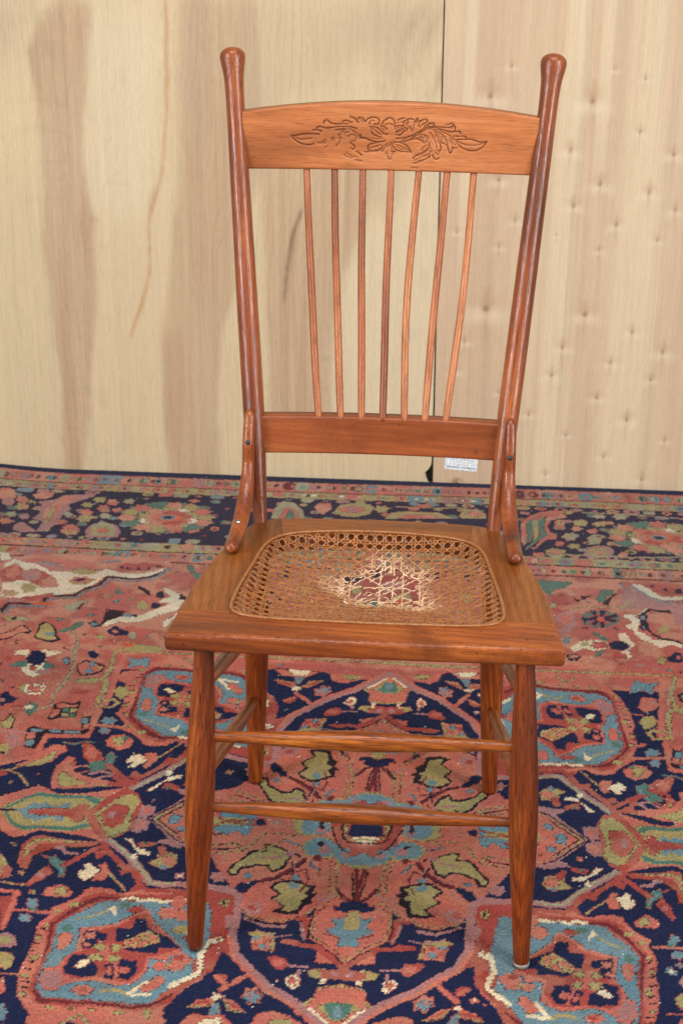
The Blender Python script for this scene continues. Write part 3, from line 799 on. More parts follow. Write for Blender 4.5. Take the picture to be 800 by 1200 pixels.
EN 148,273 -6,0 -2,6
EN -153,275 6,0 2,6
EN 148,278 -6,1 -2,-7
EN -153,280 6,0 1,-7
FB 282,271 266,269 262,284 278,289
FB -286,274 -270,272 -266,287 -282,292
FB 282,275 266,278 262,263 278,258
FB -286,277 -270,280 -268,267 -284,263
EB 256,302 -7,-1 -2,8
EB -260,305 7,-1 2,8
EB 256,247 -7,1 -2,-7
EB -264,252 7,1 1,-7
FB 212,286 172,261 163,265 155,284 157,296 163,305 177,292 182,296 185,305 195,303 210,297
FB -217,289 -178,264 -169,267 -160,286 -161,298 -167,307 -181,294 -186,299 -188,308 -198,307 -213,301
FB 212,262 173,289 163,286 156,264 158,250 164,240 177,255 183,250 185,241 195,243 209,250
FB -219,265 -177,292 -168,289 -163,267 -167,252 -174,242 -185,258 -191,253 -195,244 -204,246 -218,254
FG 245,268 217,266 173,266 164,275 174,281 212,284 241,285
FG -250,271 -223,269 -178,269 -169,278 -179,284 -217,287 -245,289
FG 245,279 217,282 173,284 164,274 174,267 212,263 241,262
FG -250,282 -221,285 -178,287 -170,277 -181,270 -219,267 -247,266
LG3.6 198,347 190,345 162,333 161,323 172,321 202,330
LG3.6 -198,354 -190,351 -163,337 -163,326 -175,324 -203,336
LG3.6 197,197 189,199 162,207 162,219 173,222 201,215
LG3.6 -211,201 -203,201 -176,209 -174,221 -185,225 -214,219
LK3 200,339 185,335 165,327
LK3 -200,345 -186,340 -167,331
LK3 199,206 184,208 166,214
LK3 -212,210 -198,211 -179,216
LG3.2 160,334 148,321 136,297 118,295 90,301
LG3.2 -161,338 -151,323 -140,299 -121,296 -93,302
LG3.2 160,206 149,221 137,250 118,254 90,250
LG3.2 -174,207 -161,222 -145,251 -125,256 -97,251
EG 57,325 -25,1 -3,21
EG -58,326 25,1 4,21
EG 55,226 -26,2 -4,-25
EG -63,225 27,2 2,-26
EB 56,324 -22,1 -2,18
EB -58,325 22,1 3,18
EB 54,227 -23,2 -3,-21
EB -63,226 23,2 2,-22
EP 52,327 -8,0 -1,8
EP -53,328 8,0 1,8
EP 50,224 -8,1 -2,-9
EP -58,222 8,1 1,-10
EK 58,317 -4,0 -1,4
EK -60,318 4,0 1,4
EK 56,235 -4,0 -1,-5
EK -64,235 5,0 0,-5
EG 76,286 -28,0 -3,15
EG -79,287 28,0 4,15
EG 75,270 -28,3 -3,-18
EG -80,271 28,2 2,-18
EB 69,287 -20,0 -2,12
EB -73,288 20,0 3,12
EB 69,270 -20,2 -3,-14
EB -73,270 21,2 1,-15
EP 60,290 -7,0 -1,7
EP -64,291 7,0 1,7
EP 60,268 -7,1 -1,-8
EP -65,268 7,1 1,-8
EK 62,284 -4,0 -1,5
EK -66,285 4,0 1,5
EK 62,274 -4,0 -1,-6
EK -66,275 4,0 0,-6
EB 85,282 -7,0 -1,5
EB -89,283 7,0 1,5
EB 85,275 -7,1 -1,-6
EB -89,276 7,1 0,-6
EG 6,347 -24,1 -1,20
EG -5,347 25,0 3,20
EG 1,205 -24,1 -3,-24
EG -10,205 25,2 1,-24
EB 9,345 -19,1 -1,16
EB -8,345 20,0 2,17
EB 5,207 -19,1 -3,-19
EB -13,207 20,2 1,-19
EB -10,353 -9,0 -1,13
EB 12,352 10,0 2,13
EB -15,200 -9,0 -2,-15
EB 7,201 10,1 1,-15
EP 0,345 -5,0 0,6
EP 1,345 5,0 1,6
EP -4,209 -5,0 -1,-8
EP -3,209 5,0 0,-8
ER 29,298 -15,0 -2,19
ER -31,299 15,0 3,19
ER 28,261 -15,1 -3,-22
ER -33,261 15,1 1,-22
LC3 40,312 34,308 36,289
LC3 -42,313 -36,308 -40,289
LC3 38,243 33,249 36,271
LC3 -45,243 -39,249 -40,271
EW -4,295 -19,0 -2,25
EW 1,295 20,-1 3,25
EW -5,266 -19,1 -3,-28
EW 0,266 20,2 1,-28
FR 47,279 31,279 26,322 42,317
FR -51,280 -35,279 -28,322 -44,317
FR 47,282 31,283 24,233 41,238
FR -51,282 -34,283 -31,233 -48,237
FR 38,272 21,271 17,321 -4,329 -5,338 29,337 38,312
FR -43,272 -26,272 -18,321 4,329 5,338 -30,337 -40,312
FR 38,291 21,292 14,235 -8,227 -9,217 26,215 37,244
FR -41,291 -24,293 -21,235 1,227 1,217 -34,214 -43,243
LK3 33,271 29,307 22,316 -6,317
LK3 -38,272 -32,307 -23,316 5,317
LK3 34,291 28,251 20,241 -8,241
LK3 -37,292 -34,250 -26,241 3,241
LG4 28,271 25,302 17,310 -6,310
LG4 -33,272 -28,302 -20,311 4,310
LG4 29,292 24,257 16,247 -8,249
LG4 -32,292 -30,257 -22,247 2,249
FN 23,258 -2,257 -6,303 18,304
FN -28,258 -3,257 3,303 -21,304
FN 24,307 -1,309 -7,257 17,255
FN -25,307 -1,309 2,257 -22,255
EB 26,342 -12,1 -1,15
EB -26,342 13,0 2,15
EB 23,210 -12,1 -2,-17
EB -31,209 13,1 1,-18
EP 24,340 -6,0 -1,7
EP -24,341 6,0 1,7
EP 21,212 -6,0 -1,-8
EP -29,211 6,0 1,-8
EB -2,348 -11,0 -1,10
EB 3,348 12,0 1,10
EB -7,205 -11,1 -2,-12
EB -1,205 12,1 1,-12
LB4 105,308 94,316 83,318
LB4 -108,309 -97,316 -85,319
LB4 105,240 94,232 82,230
LB4 -114,240 -103,231 -91,229
LB5 67,351 62,362 56,367
LB5 -67,352 -62,364 -55,369
LB5 63,194 57,182 50,177
LB5 -75,191 -69,178 -62,174
LG4 33,348 33,371 32,423
LG4 -33,349 -31,372 -26,425
LG4 29,201 27,175 20,122
LG4 -39,200 -38,173 -36,119
FK 173,375 171,368 158,353 150,335 140,326 127,327 131,315 118,316 102,325 89,333 95,349 99,362 114,372 120,359 130,358 142,365 154,372 161,387 171,388
FK -169,383 -168,375 -158,357 -151,337 -142,328 -129,329 -133,316 -121,317 -104,326 -91,334 -95,351 -98,364 -112,375 -120,361 -129,360 -141,368 -151,377 -156,394 -166,397
FK 169,165 168,173 157,186 150,205 141,214 128,213 131,228 118,228 102,219 88,211 92,192 94,178 109,167 118,179 128,179 140,173 150,167 155,153 164,153
FK -186,165 -184,173 -173,186 -164,205 -154,214 -141,213 -142,229 -129,228 -113,218 -99,209 -106,189 -109,174 -125,162 -134,176 -145,177 -157,171 -167,165 -172,152 -182,152
FG 170,375 158,357 146,339 137,331 122,332 126,319 117,319 103,328 93,334 98,347 101,356 113,366 117,355 132,353 144,360 157,369 163,382 168,383
FG -167,382 -157,361 -147,341 -139,332 -124,333 -129,320 -120,320 -105,329 -94,335 -99,349 -100,358 -112,369 -117,356 -131,355 -143,363 -155,374 -159,389 -163,391
FG 166,166 156,182 147,200 138,209 123,209 127,224 117,224 102,215 92,209 96,194 97,183 110,172 115,183 131,183 142,177 154,170 158,158 162,157
FG -183,165 -173,182 -161,200 -152,209 -136,208 -139,224 -129,224 -114,214 -103,207 -110,191 -112,180 -125,168 -131,180 -147,182 -159,176 -171,169 -175,157 -180,156
LP4 126,341 104,339
LP4 -127,343 -105,340
LP4 127,197 103,202
LP4 -141,195 -116,200
LK3 97,331 83,336 83,341
LK3 -98,332 -84,337 -84,342
LK3 96,212 81,208 80,203
LK3 -108,210 -93,206 -92,201
LM6 128,390 112,383 94,368 82,354 75,345
LM6 -124,395 -109,387 -93,371 -82,356 -76,346
LM6 121,150 105,157 89,173 78,188 72,200
LM6 -138,145 -121,152 -104,168 -91,185 -84,197
LK2 129,394 111,386 93,372 80,358 73,348
LK2 -124,400 -107,390 -91,375 -80,360 -74,349
LK2 120,146 103,155 87,169 76,185 70,196
LK2 -137,141 -119,149 -102,164 -89,181 -82,193
LP4 89,349 86,368 88,383
LP4 -89,351 -84,371 -85,387
LP4 86,193 80,173 79,159
LP4 -99,189 -94,168 -94,153
LK1.6 90,349 87,368 90,383
LK1.6 -91,351 -86,371 -87,387
LK1.6 88,192 81,173 81,159
LK1.6 -101,189 -96,168 -96,153
FN 168,427 162,411 155,399 150,402 142,393 131,390 136,403 142,407 147,420 157,427
FN -159,436 -155,420 -149,406 -144,409 -137,399 -126,395 -130,410 -135,414 -139,427 -148,435
FN 155,118 151,131 146,142 141,140 134,147 123,150 126,138 131,135 135,124 143,118
FN -173,116 -169,129 -164,139 -159,136 -152,143 -140,145 -144,133 -149,130 -152,120 -161,114
EP 187,397 -11,-3 0,11
EP -181,408 10,-5 1,12
EP 179,147 -10,1 -2,-11
EP -197,147 10,1 2,-11
EC 187,396 -5,-1 0,4
EC -181,408 4,-2 0,4
EC 179,147 -4,1 -1,-4
EC -197,147 4,0 1,-4
EP 178,421 -13,-3 0,9
EP -170,431 12,-5 0,9
EP 166,124 -12,2 -1,-8
EP -184,122 12,1 1,-8
FK 119,406 112,393 99,387 85,385 73,394 60,400 64,416 56,418 65,428 63,440 75,450 80,470 99,475 118,468 104,452 120,432 110,420
FK -113,412 -107,398 -95,391 -82,388 -69,398 -55,404 -58,420 -50,422 -58,433 -54,445 -64,455 -67,476 -85,481 -104,474 -92,459 -111,439 -103,426
FK 108,137 103,148 90,155 76,158 63,150 48,145 51,130 43,128 50,119 47,108 57,101 61,83 78,79 98,85 85,98 105,115 96,126
FK -125,130 -119,142 -106,149 -91,152 -78,143 -63,139 -67,124 -59,123 -67,113 -65,102 -76,94 -81,78 -98,75 -117,80 -103,92 -122,109 -113,118
FG 115,404 103,393 85,390 74,400 68,404 76,418 69,424 79,432 80,443 85,462 98,466 106,464 100,452 116,433 105,419
FG -109,409 -99,397 -82,394 -70,404 -63,408 -69,423 -62,429 -71,438 -70,449 -72,468 -85,472 -93,471 -89,459 -107,440 -98,426
FG 104,139 94,149 75,153 63,145 56,141 62,129 54,123 63,116 63,106 66,90 79,87 87,88 82,99 100,114 91,126
FG -120,133 -110,143 -90,146 -78,138 -71,135 -78,121 -71,116 -80,108 -80,99 -85,85 -98,82 -106,83 -100,92 -117,107 -107,119
EB 89,400 -7,0 0,8
EB -84,405 6,0 0,8
EB 78,144 -7,0 -1,-7
EB -93,137 7,1 1,-7
EB 86,381 -6,0 0,6
EB -83,384 6,0 0,6
EB 78,161 -7,0 -1,-5
EB -92,155 7,1 1,-6
LK2 103,385 87,390 69,398
LK2 -100,389 -84,395 -64,402
LK2 95,156 78,153 58,146
LK2 -111,150 -93,146 -73,140
LM6 6,371 2,442
LM6 -4,371 7,442
LM6 0,178 -12,104
LM6 -11,177 -6,104
LK1.6 12,374 8,435
LK1.6 -9,374 0,435
LK1.6 5,174 -5,111
LK1.6 -16,173 -12,110
LM4 29,408 19,427 3,442
LM4 -24,410 -12,428 6,442
LM4 18,137 6,118 -11,104
LM4 -33,134 -23,117 -7,103
LK2 33,407 21,431 4,446
LK2 -28,408 -13,432 5,446
LK2 22,139 8,115 -10,100
LK2 -37,136 -25,113 -8,100
FN 34,447 24,451 18,443 2,435 -14,442 -15,457 -1,450 17,462 31,459
FN -25,450 -15,453 -9,444 6,435 23,441 25,456 10,450 -6,463 -21,461
FN 19,100 9,97 4,104 -11,111 -28,104 -30,90 -15,97 1,86 15,89
FN -37,97 -28,95 -22,102 -7,111 9,105 10,91 -4,97 -21,85 -34,87
FB 41,511 28,494 36,474 18,477 9,460 -2,459 -6,538 7,541 17,529 20,519
FB -25,513 -14,496 -24,477 -6,477 2,460 12,459 23,538 10,541 0,529 -4,520
FB 20,46 9,59 18,77 1,73 -7,88 -17,88 -28,17 -15,17 -5,28 -1,36
FB -45,45 -32,58 -39,74 -22,72 -13,87 -3,88 1,18 -12,17 -22,28 -24,36
FG 17,464 8,458 -2,458 -4,500 12,502
FG -6,465 2,458 12,457 18,500 3,502
FG 0,84 -8,89 -17,89 -23,51 -8,50
FG -21,83 -12,89 -3,90 -1,51 -17,50
LM2 41,515 26,520 19,523
LM2 -24,517 -10,522 -3,524
LM2 19,42 5,36 -2,33
LM2 -44,41 -31,36 -24,33
FG 146,525 140,522 109,526 101,572 107,573 112,539 139,537
FG -128,526 -123,524 -89,531 -80,571 -86,571 -92,542 -120,537
FG 121,34 116,37 85,37 75,-1 82,-2 88,26 113,25
FG -143,36 -138,38 -109,37 -104,1 -109,0 -112,27 -136,27
FC 140,539 112,537 107,571 133,570
FC -121,539 -92,541 -86,570 -115,565
FC 114,23 88,28 82,0 108,-2
FC -137,25 -113,29 -110,2 -133,1
EB 133,541 -5,0 -1,5
EB -113,541 6,1 1,5
EB 107,23 -5,1 -1,-4
EB -131,25 5,0 0,-4
EB 120,560 -6,0 -1,8
EB -99,560 6,1 1,6
EB 94,8 -6,1 -1,-6
EB -120,10 5,0 1,-6
ER 131,555 -5,0 -1,7
ER -112,554 5,1 1,6
ER 105,11 -5,0 -1,-6
ER -130,13 4,0 1,-5
ER 118,547 -5,0 -1,6
ER -97,549 5,0 1,5
ER 93,20 -4,1 -1,-5
ER -118,21 4,0 1,-5
FR 109,585 101,579 84,585 78,595 83,608 90,612 99,604
FR -89,582 -80,577 -63,583 -57,593 -63,603 -70,606 -80,598
FR 84,-13 76,-7 59,-13 53,-22 58,-32 65,-35 74,-28
FR -113,-11 -104,-6 -89,-12 -84,-21 -90,-31 -97,-34 -105,-27
EC 93,596 -8,-1 -2,8
EC -73,592 9,0 1,7
EC 68,-21 -8,1 -2,-7
EC -98,-20 8,1 1,-7
LP4 79,597 67,598 56,596
LP4 -58,594 -46,596 -34,595
LP4 54,-23 42,-25 30,-25
LP4 -85,-22 -73,-25 -61,-24
LR7 92,544 78,543 67,550
LR7 -71,548 -58,546 -47,553
LR7 68,22 54,22 43,15
LR7 -94,22 -80,22 -71,15
FW 80,627 70,617 61,621 60,639 66,648 74,640
FW -59,620 -49,612 -39,617 -37,634 -44,642 -53,633
FW 54,-48 45,-41 34,-45 33,-61 39,-67 48,-60
FW -88,-47 -77,-40 -68,-45 -67,-61 -75,-68 -83,-60
EC 68,630 -5,-1 -1,7
EC -47,625 5,-1 1,6
EC 42,-52 -5,0 -1,-6
EC -76,-52 5,0 1,-6
ER 69,625 -2,-1 -1,4
ER -48,620 2,0 1,4
ER 43,-48 -2,0 -1,-3
ER -77,-47 2,0 0,-3
FG 55,605 45,598 34,593 30,604 37,616 43,618 51,617
FG -33,603 -23,597 -12,593 -8,603 -14,615 -21,616 -28,614
FG 28,-33 19,-28 8,-25 3,-35 9,-45 16,-45 24,-43
FG -61,-32 -51,-28 -39,-25 -36,-35 -42,-45 -49,-45 -57,-43
FW 35,612 32,594 28,603 29,626 38,630
FW -12,611 -11,594 -5,602 -5,625 -15,628
FW 7,-42 6,-26 1,-34 1,-54 10,-56
FW -40,-41 -38,-26 -33,-34 -34,-54 -44,-56
LP5 64,608 65,618
LP5 -43,605 -43,614
LP5 38,-34 38,-42
LP5 -71,-33 -71,-42
LR9 64,550 49,548 22,576 8,591
LR9 -44,552 -29,549 -1,576 14,591
LR9 40,15 25,15 -4,-12 -18,-26
LR9 -68,15 -53,15 -27,-12 -13,-26
FR 30,601 8,589 -16,593 -16,607 30,617
FR -8,601 13,589 39,594 41,608 -6,616
FR 4,-33 -18,-25 -43,-31 -44,-43 2,-47
FR -36,-32 -13,-25 12,-31 13,-43 -35,-47
EP 20,604 -5,-1 0,5
EP 2,603 5,-1 1,5
EP -7,-36 -5,0 -1,-4
EP -25,-36 5,0 0,-4
EP 1,599 -5,-1 0,5
EP 22,600 5,-1 1,5
EP -26,-35 -5,0 0,-4
EP -5,-34 5,0 0,-4
FG 54,679 39,650 14,622 -16,628 -20,703 28,714 39,699
FG -31,673 -15,648 10,622 43,629 52,703 0,709 -14,693
FG 26,-95 11,-74 -14,-53 -46,-61 -53,-126 -4,-129 9,-114
FG -64,-96 -46,-74 -18,-53 14,-61 17,-126 -35,-130 -48,-115
FC 48,677 34,649 14,628 -16,632 -20,703 23,713 29,700 41,685
FC -24,672 -9,647 11,628 43,634 52,703 5,709 -2,696 -16,680
FC 19,-95 5,-73 -15,-58 -46,-65 -53,-126 -9,-129 -2,-117 11,-102
FC -57,-95 -40,-73 -18,-58 14,-65 17,-126 -30,-130 -36,-118 -49,-103
FG 40,675 28,664 2,658 -6,668 7,699 20,693
FG -14,671 -1,662 26,658 36,668 23,698 8,691
FG 10,-94 -2,-87 -29,-85 -39,-95 -26,-120 -12,-113
FG -47,-95 -33,-87 -5,-85 4,-95 -11,-120 -26,-113
FT 30,668 4,659 -1,671 8,697 23,687
FT -4,666 25,660 31,672 22,696 5,684
FT 0,-90 -28,-87 -33,-97 -24,-118 -8,-107
FT -36,-90 -6,-86 -1,-97 -13,-118 -29,-107
EB 12,681 -3,-1 -1,11
EB 17,680 3,0 2,11
EB -20,-104 -3,0 -1,-10
EB -16,-104 3,0 1,-10
FW 49,682 42,675 30,691 16,711 28,714
FW -25,676 -17,671 -3,688 13,708 0,709
FW 20,-99 13,-94 0,-109 -17,-128 -4,-129
FW -58,-100 -50,-95 -37,-110 -22,-129 -35,-130
LR9 393,275 368,320 346,365 325,393 309,422 285,448 253,443 194,436
LR9 -406,287 -375,327 -349,372 -322,406 -299,445 -272,476 -241,467 -184,449
LR9 393,261 366,222 342,184 317,159 294,133 266,108 236,111 179,111
LR9 -407,273 -381,236 -359,197 -336,170 -315,138 -286,110 -255,113 -198,111
LP12 393,267 370,311 344,348 312,385 294,413 281,433 265,433 247,428 206,422 171,423 160,434 163,482 167,534 150,581 96,647 63,670 39,698 18,726
LP12 -407,279 -378,318 -349,353 -310,396 -285,435 -269,460 -253,460 -236,452 -196,437 -162,433 -150,442 -150,487 -152,531 -136,571 -79,635 -42,662 -14,692 11,722
LP12 393,268 369,230 342,200 306,168 282,142 265,123 249,122 233,125 193,125 158,121 145,112 142,70 141,23 125,-13 72,-62 36,-86 10,-113 -14,-140
LP12 -407,280 -382,244 -357,215 -323,181 -301,149 -285,127 -269,124 -252,127 -211,126 -176,119 -163,109 -161,69 -162,26 -151,-11 -107,-63 -74,-87 -48,-114 -26,-141
LC7 169,539 153,586 98,654 64,679 41,707 22,731
LC7 -155,534 -140,575 -82,642 -43,671 -15,701 6,726
LC7 143,19 128,-17 74,-68 37,-93 11,-120 -10,-144
LC7 -164,21 -154,-15 -111,-69 -75,-94 -50,-122 -30,-145
LH5 394,260 369,308 343,347 310,384 292,413 280,432 265,432 247,427
LH5 -409,272 -377,315 -348,351 -309,395 -283,435 -267,460 -253,458 -236,450
LH5 395,275 368,233 341,202 305,169 280,143 264,124 250,123 233,126
LH5 -408,286 -381,246 -355,217 -322,182 -299,149 -284,127 -269,126 -252,128
FP 179,485 162,479 162,513 176,513
FP -166,491 -149,485 -147,514 -163,514
FP 157,66 141,72 138,43 152,41
FP -176,66 -160,71 -158,44 -172,43
EP 141,464 -12,-1 0,16
EP -128,470 12,-1 2,15
EP 121,87 -12,2 -2,-14
EP -140,84 12,1 1,-13
ER 144,461 -6,-1 0,7
ER -131,468 6,-1 1,7
ER 125,89 -6,1 -1,-6
ER -143,86 6,0 1,-6
EG 180,453 -7,-1 0,12
EG -169,463 7,-2 1,11
EG 162,95 -7,1 -2,-11
EG -181,94 7,1 1,-11
EK 180,453 -3,0 0,8
EK -169,463 2,-1 0,7
EK 162,95 -2,0 -1,-7
EK -181,94 2,0 1,-7
FK 488,271 483,303 454,333 444,332
FK -550,283 -539,315 -491,346 -475,345
FK 487,264 480,233 447,203 437,204
FK -549,275 -540,244 -495,214 -480,215
FC 492,274 484,298 454,333 444,328 431,315 406,319 368,338 358,346 344,335 328,315 325,279 341,258
FC -555,286 -541,310 -491,346 -477,339 -459,326 -421,330 -375,345 -363,352 -350,339 -334,317 -330,282 -348,263
FC 491,261 481,238 447,203 438,209 427,222 402,219 365,206 355,200 343,212 329,233 325,265 342,283
FC -554,271 -541,249 -495,214 -482,220 -464,233 -427,231 -382,220 -371,214 -356,227 -338,245 -330,271 -347,289
FG 476,270 459,302 447,316 427,311 400,316 377,311 393,269
FG -534,282 -504,314 -484,328 -454,323 -414,326 -385,319 -406,281
FG 475,265 455,234 442,220 424,225 396,223 375,230 393,266
FG -533,276 -507,245 -488,231 -459,237 -419,235 -390,243 -407,278
FT 470,272 456,306 445,315 428,310 400,314 385,308 382,297 388,295 401,306 428,302 446,306 455,298 465,272
FT -525,284 -500,318 -481,327 -455,322 -414,324 -395,317 -392,306 -399,305 -416,317 -457,314 -484,318 -499,310 -519,284
FT 469,263 453,230 441,221 424,226 397,224 383,232 381,242 387,243 399,231 426,234 442,230 452,238 465,263
FT -525,274 -503,241 -485,233 -459,238 -419,237 -399,245 -395,254 -402,256 -420,244 -461,246 -487,242 -502,249 -519,274
FB 459,263 450,276 445,289 440,284 435,292 430,285 421,282 418,291 413,290 412,271
FB -512,275 -497,288 -486,301 -479,296 -470,304 -463,296 -449,294 -442,303 -434,302 -433,283
FB 459,272 450,259 443,247 438,251 433,244 429,251 420,253 416,244 411,246 411,264
FB -511,283 -498,271 -488,258 -480,263 -472,255 -465,263 -450,266 -444,257 -436,258 -434,276
FR 444,262 408,256 401,246 393,267 392,287 400,293 408,271 443,274
FR -489,273 -429,269 -421,259 -407,279 -404,298 -414,304 -427,283 -485,285
FR 445,273 408,278 403,288 393,268 391,250 398,243 407,264 442,262
FR -489,285 -428,290 -419,299 -407,280 -406,263 -417,256 -428,277 -486,273
FR 393,269 372,320 356,344 335,335 324,307 326,275 334,263
FR -406,281 -380,327 -361,349 -341,338 -330,310 -331,279 -341,268
FR 393,266 370,222 353,202 335,214 325,240 326,268 335,278
FR -407,278 -385,236 -369,217 -347,229 -333,250 -332,274 -340,284
FG 384,264 363,315 347,332 333,325 328,311 334,263
FG -396,275 -370,321 -353,337 -339,328 -334,314 -341,268
FG 384,272 361,228 346,214 333,223 328,236 335,278
FG -395,283 -374,242 -359,229 -344,236 -337,247 -340,284
FR 376,265 363,299 353,309 342,295 340,278 352,259
FR -386,275 -371,306 -360,314 -348,299 -346,282 -360,266
FR 376,272 363,242 353,235 342,249 340,265 353,280
FR -386,283 -374,255 -363,248 -350,259 -347,273 -359,288
EP 361,273 -5,0 -2,8
EP -369,281 5,-1 2,7
EP 361,266 -5,1 -2,-7
EP -369,276 5,0 1,-6
FG 357,220 342,218 344,242 359,238
FG -370,228 -353,225 -352,249 -369,246
FG 359,317 344,321 345,297 360,300
FG -364,323 -347,324 -349,302 -366,306
FK 445,388 445,350 436,328 395,338 355,346 366,358 404,354 421,366 429,375 432,403 441,402
FK -468,402 -474,362 -464,340 -406,348 -361,352 -371,366 -416,365 -436,379 -446,388 -447,418 -460,418
FK 431,151 437,188 430,208 390,202 352,200 361,187 396,185 410,172 417,164 416,137 425,137
FK -475,158 -480,197 -469,219 -414,214 -368,214 -380,200 -424,196 -445,181 -455,172 -456,143 -468,144
FR 444,388 444,350 436,329 426,326 395,338 357,346 367,356 405,351 421,363 430,372 433,401 440,399
FR -466,402 -473,362 -464,341 -449,338 -406,348 -362,352 -372,363 -417,362 -438,375 -449,384 -449,416 -459,414
FR 430,151 435,188 430,207 420,211 390,202 354,200 362,189 397,188 411,176 419,167 418,139 425,140
FR -474,159 -479,197 -469,218 -455,222 -414,214 -370,214 -381,202 -425,199 -446,185 -457,176 -458,145 -467,147
FG 441,373 439,349 432,334 416,333 395,339 372,344 394,345 423,345 432,361 438,378
FG -464,387 -466,362 -458,346 -435,344 -406,349 -378,351 -404,355 -443,356 -454,373 -459,391
FG 429,165 431,188 426,203 411,205 390,201 368,199 388,195 416,193 422,177 426,161
FG -471,173 -472,198 -463,214 -441,217 -413,213 -386,213 -412,207 -450,204 -461,186 -467,169
LC5 435,359 428,344 402,341
LC5 -457,371 -450,355 -414,351
LC5 425,179 420,194 396,198
LC5 -465,189 -457,204 -422,210
LP6 408,356 402,354 395,367 383,369
LP6 -421,366 -413,365 -402,377 -387,379
LP6 400,184 394,186 386,174 374,173
LP6 -429,194 -422,196 -412,184 -398,183
FT 413,376 406,369 400,381 394,383 391,398 391,417 399,417 400,403 406,394 411,390
FT -425,389 -416,381 -407,393 -399,395 -393,412 -391,433 -401,434 -403,417 -412,408 -420,403
FT 401,163 396,170 389,160 382,158 377,144 373,126 381,125 384,139 392,147 397,150
FT -434,171 -426,180 -418,168 -410,166 -405,150 -403,130 -412,129 -415,144 -423,153 -430,157
FB 410,380 405,381 400,392 396,389 394,412 398,407 400,396
FB -420,392 -413,393 -405,405 -400,402 -396,427 -400,422 -404,410
FB 398,160 393,160 386,149 383,152 377,131 381,135 385,145
FB -430,168 -423,168 -417,156 -411,159 -407,135 -412,140 -415,151
FR 431,434 426,418 421,404 411,392 404,408 414,422 428,441
FR -443,452 -437,435 -431,419 -420,406 -409,423 -421,439 -438,460
FR 411,108 408,122 405,136 397,148 388,134 395,119 406,101
FR -451,112 -446,127 -441,142 -430,155 -420,139 -431,124 -446,105
EP 417,413 -5,0 -1,6
EP -426,429 6,0 1,6
EP 400,128 -4,1 -1,-5
EP -436,133 6,0 1,-6
LR9 393,390 374,374 360,362 348,356
LR9 -397,403 -377,383 -364,369 -352,362
LR9 380,151 365,170 355,184 344,192
LR9 -408,158 -388,180 -374,197 -361,206
FR 362,369 346,365 339,373 357,384
FR -364,377 -349,372 -341,380 -356,395
FR 355,177 342,184 334,177 347,162
FR -375,189 -359,197 -352,191 -368,172
FW 378,408 375,401 367,404 371,393 362,390 356,400 349,405 355,416 366,425 374,418
FW -375,423 -373,414 -364,419 -370,405 -360,402 -352,414 -343,421 -349,433 -360,444 -371,435
FW 362,136 361,143 353,141 359,152 350,156 343,147 335,143 339,132 347,121 357,126
FW -388,141 -386,149 -377,146 -383,159 -373,164 -366,154 -357,150 -362,137 -373,125 -383,130
FC 358,427 355,414 348,406 352,395 342,391 335,412 343,427
FC -351,446 -349,431 -342,422 -349,408 -340,403 -328,430 -335,448
FC 340,121 339,134 334,142 341,152 333,158 322,139 326,122
FC -364,125 -363,139 -356,149 -362,160 -353,168 -343,145 -349,127
LG4 336,414 327,427 313,449
LG4 -329,432 -317,450 -301,477
LG4 322,137 310,125 293,105
LG4 -343,143 -332,130 -315,108
FC 412,455 409,442 392,430 377,450 379,461 405,462
FC -416,476 -413,461 -392,448 -374,472 -376,485 -408,484
FC 388,89 387,102 372,113 355,96 355,86 381,83
FC -424,92 -422,105 -403,117 -384,99 -385,89 -416,86
FG 399,455 398,440 389,434 383,449 387,459
FG -400,477 -399,459 -388,453 -381,471 -385,481
FG 375,90 376,104 369,110 361,97 363,87
FG -409,93 -409,107 -399,113 -391,99 -394,90
FR 425,368 418,370 411,376 415,379
FR -442,380 -432,382 -422,389 -426,391
FR 414,171 407,169 400,163 403,161
FR -451,180 -441,178 -432,172 -436,169
FW 327,341 316,341 306,363 291,370 284,369 285,378 301,377 309,365 320,350
FW -332,344 -321,343 -309,368 -291,379 -284,378 -283,390 -301,386 -311,371 -325,353
FW 326,209 316,210 305,191 287,184 281,185 280,176 297,177 307,188 320,201
FW -339,224 -328,225 -319,206 -302,196 -296,197 -296,187 -313,190 -321,203 -333,217
FR 305,353 302,346 292,347 282,343 282,353 292,360 302,363
FR -309,357 -306,350 -295,351 -285,347 -284,359 -294,366 -304,368
FR 304,200 302,206 291,205 281,209 281,200 290,194 300,191
FR -317,215 -314,220 -303,218 -293,220 -293,212 -304,207 -314,205
ET 297,351 -3,-1 -1,4
ET -300,355 3,-1 1,5
ET 296,202 -3,1 -1,-4
ET -309,216 3,0 1,-4
FW 312,385 306,374 300,384 310,389
FW -310,396 -307,382 -298,396 -307,402
FW 306,168 302,180 295,170 303,165
FW -323,181 -318,193 -311,182 -320,176
FG 288,393 276,382 274,370 258,365 249,368 247,386 255,397 276,398
FG -283,409 -272,396 -273,380 -257,375 -246,379 -241,402 -248,416 -269,417
FG 281,161 270,172 271,183 255,188 245,184 240,166 246,156 267,156
FG -298,171 -286,181 -285,194 -269,196 -259,191 -256,172 -263,161 -284,163
FR 278,356 270,351 261,366 272,379
FR -279,363 -271,358 -260,377 -269,392
FR 276,197 268,201 258,186 266,175
FR -289,208 -281,211 -272,195 -282,184
EC 259,382 -9,-2 -1,10
EC -255,397 9,-3 3,13
EC 253,171 -9,2 -3,-10
EC -269,178 9,1 2,-11
EB 264,399 -5,-1 0,6
EB -257,418 5,-1 1,7
EB 255,156 -5,1 -2,-5
EB -273,162 5,0 1,-6
FP 283,346 276,335 265,329 244,341 245,351 268,347
FP -285,351 -279,339 -268,334 -245,348 -245,360 -269,354
FP 282,206 276,216 265,221 243,209 243,199 266,205
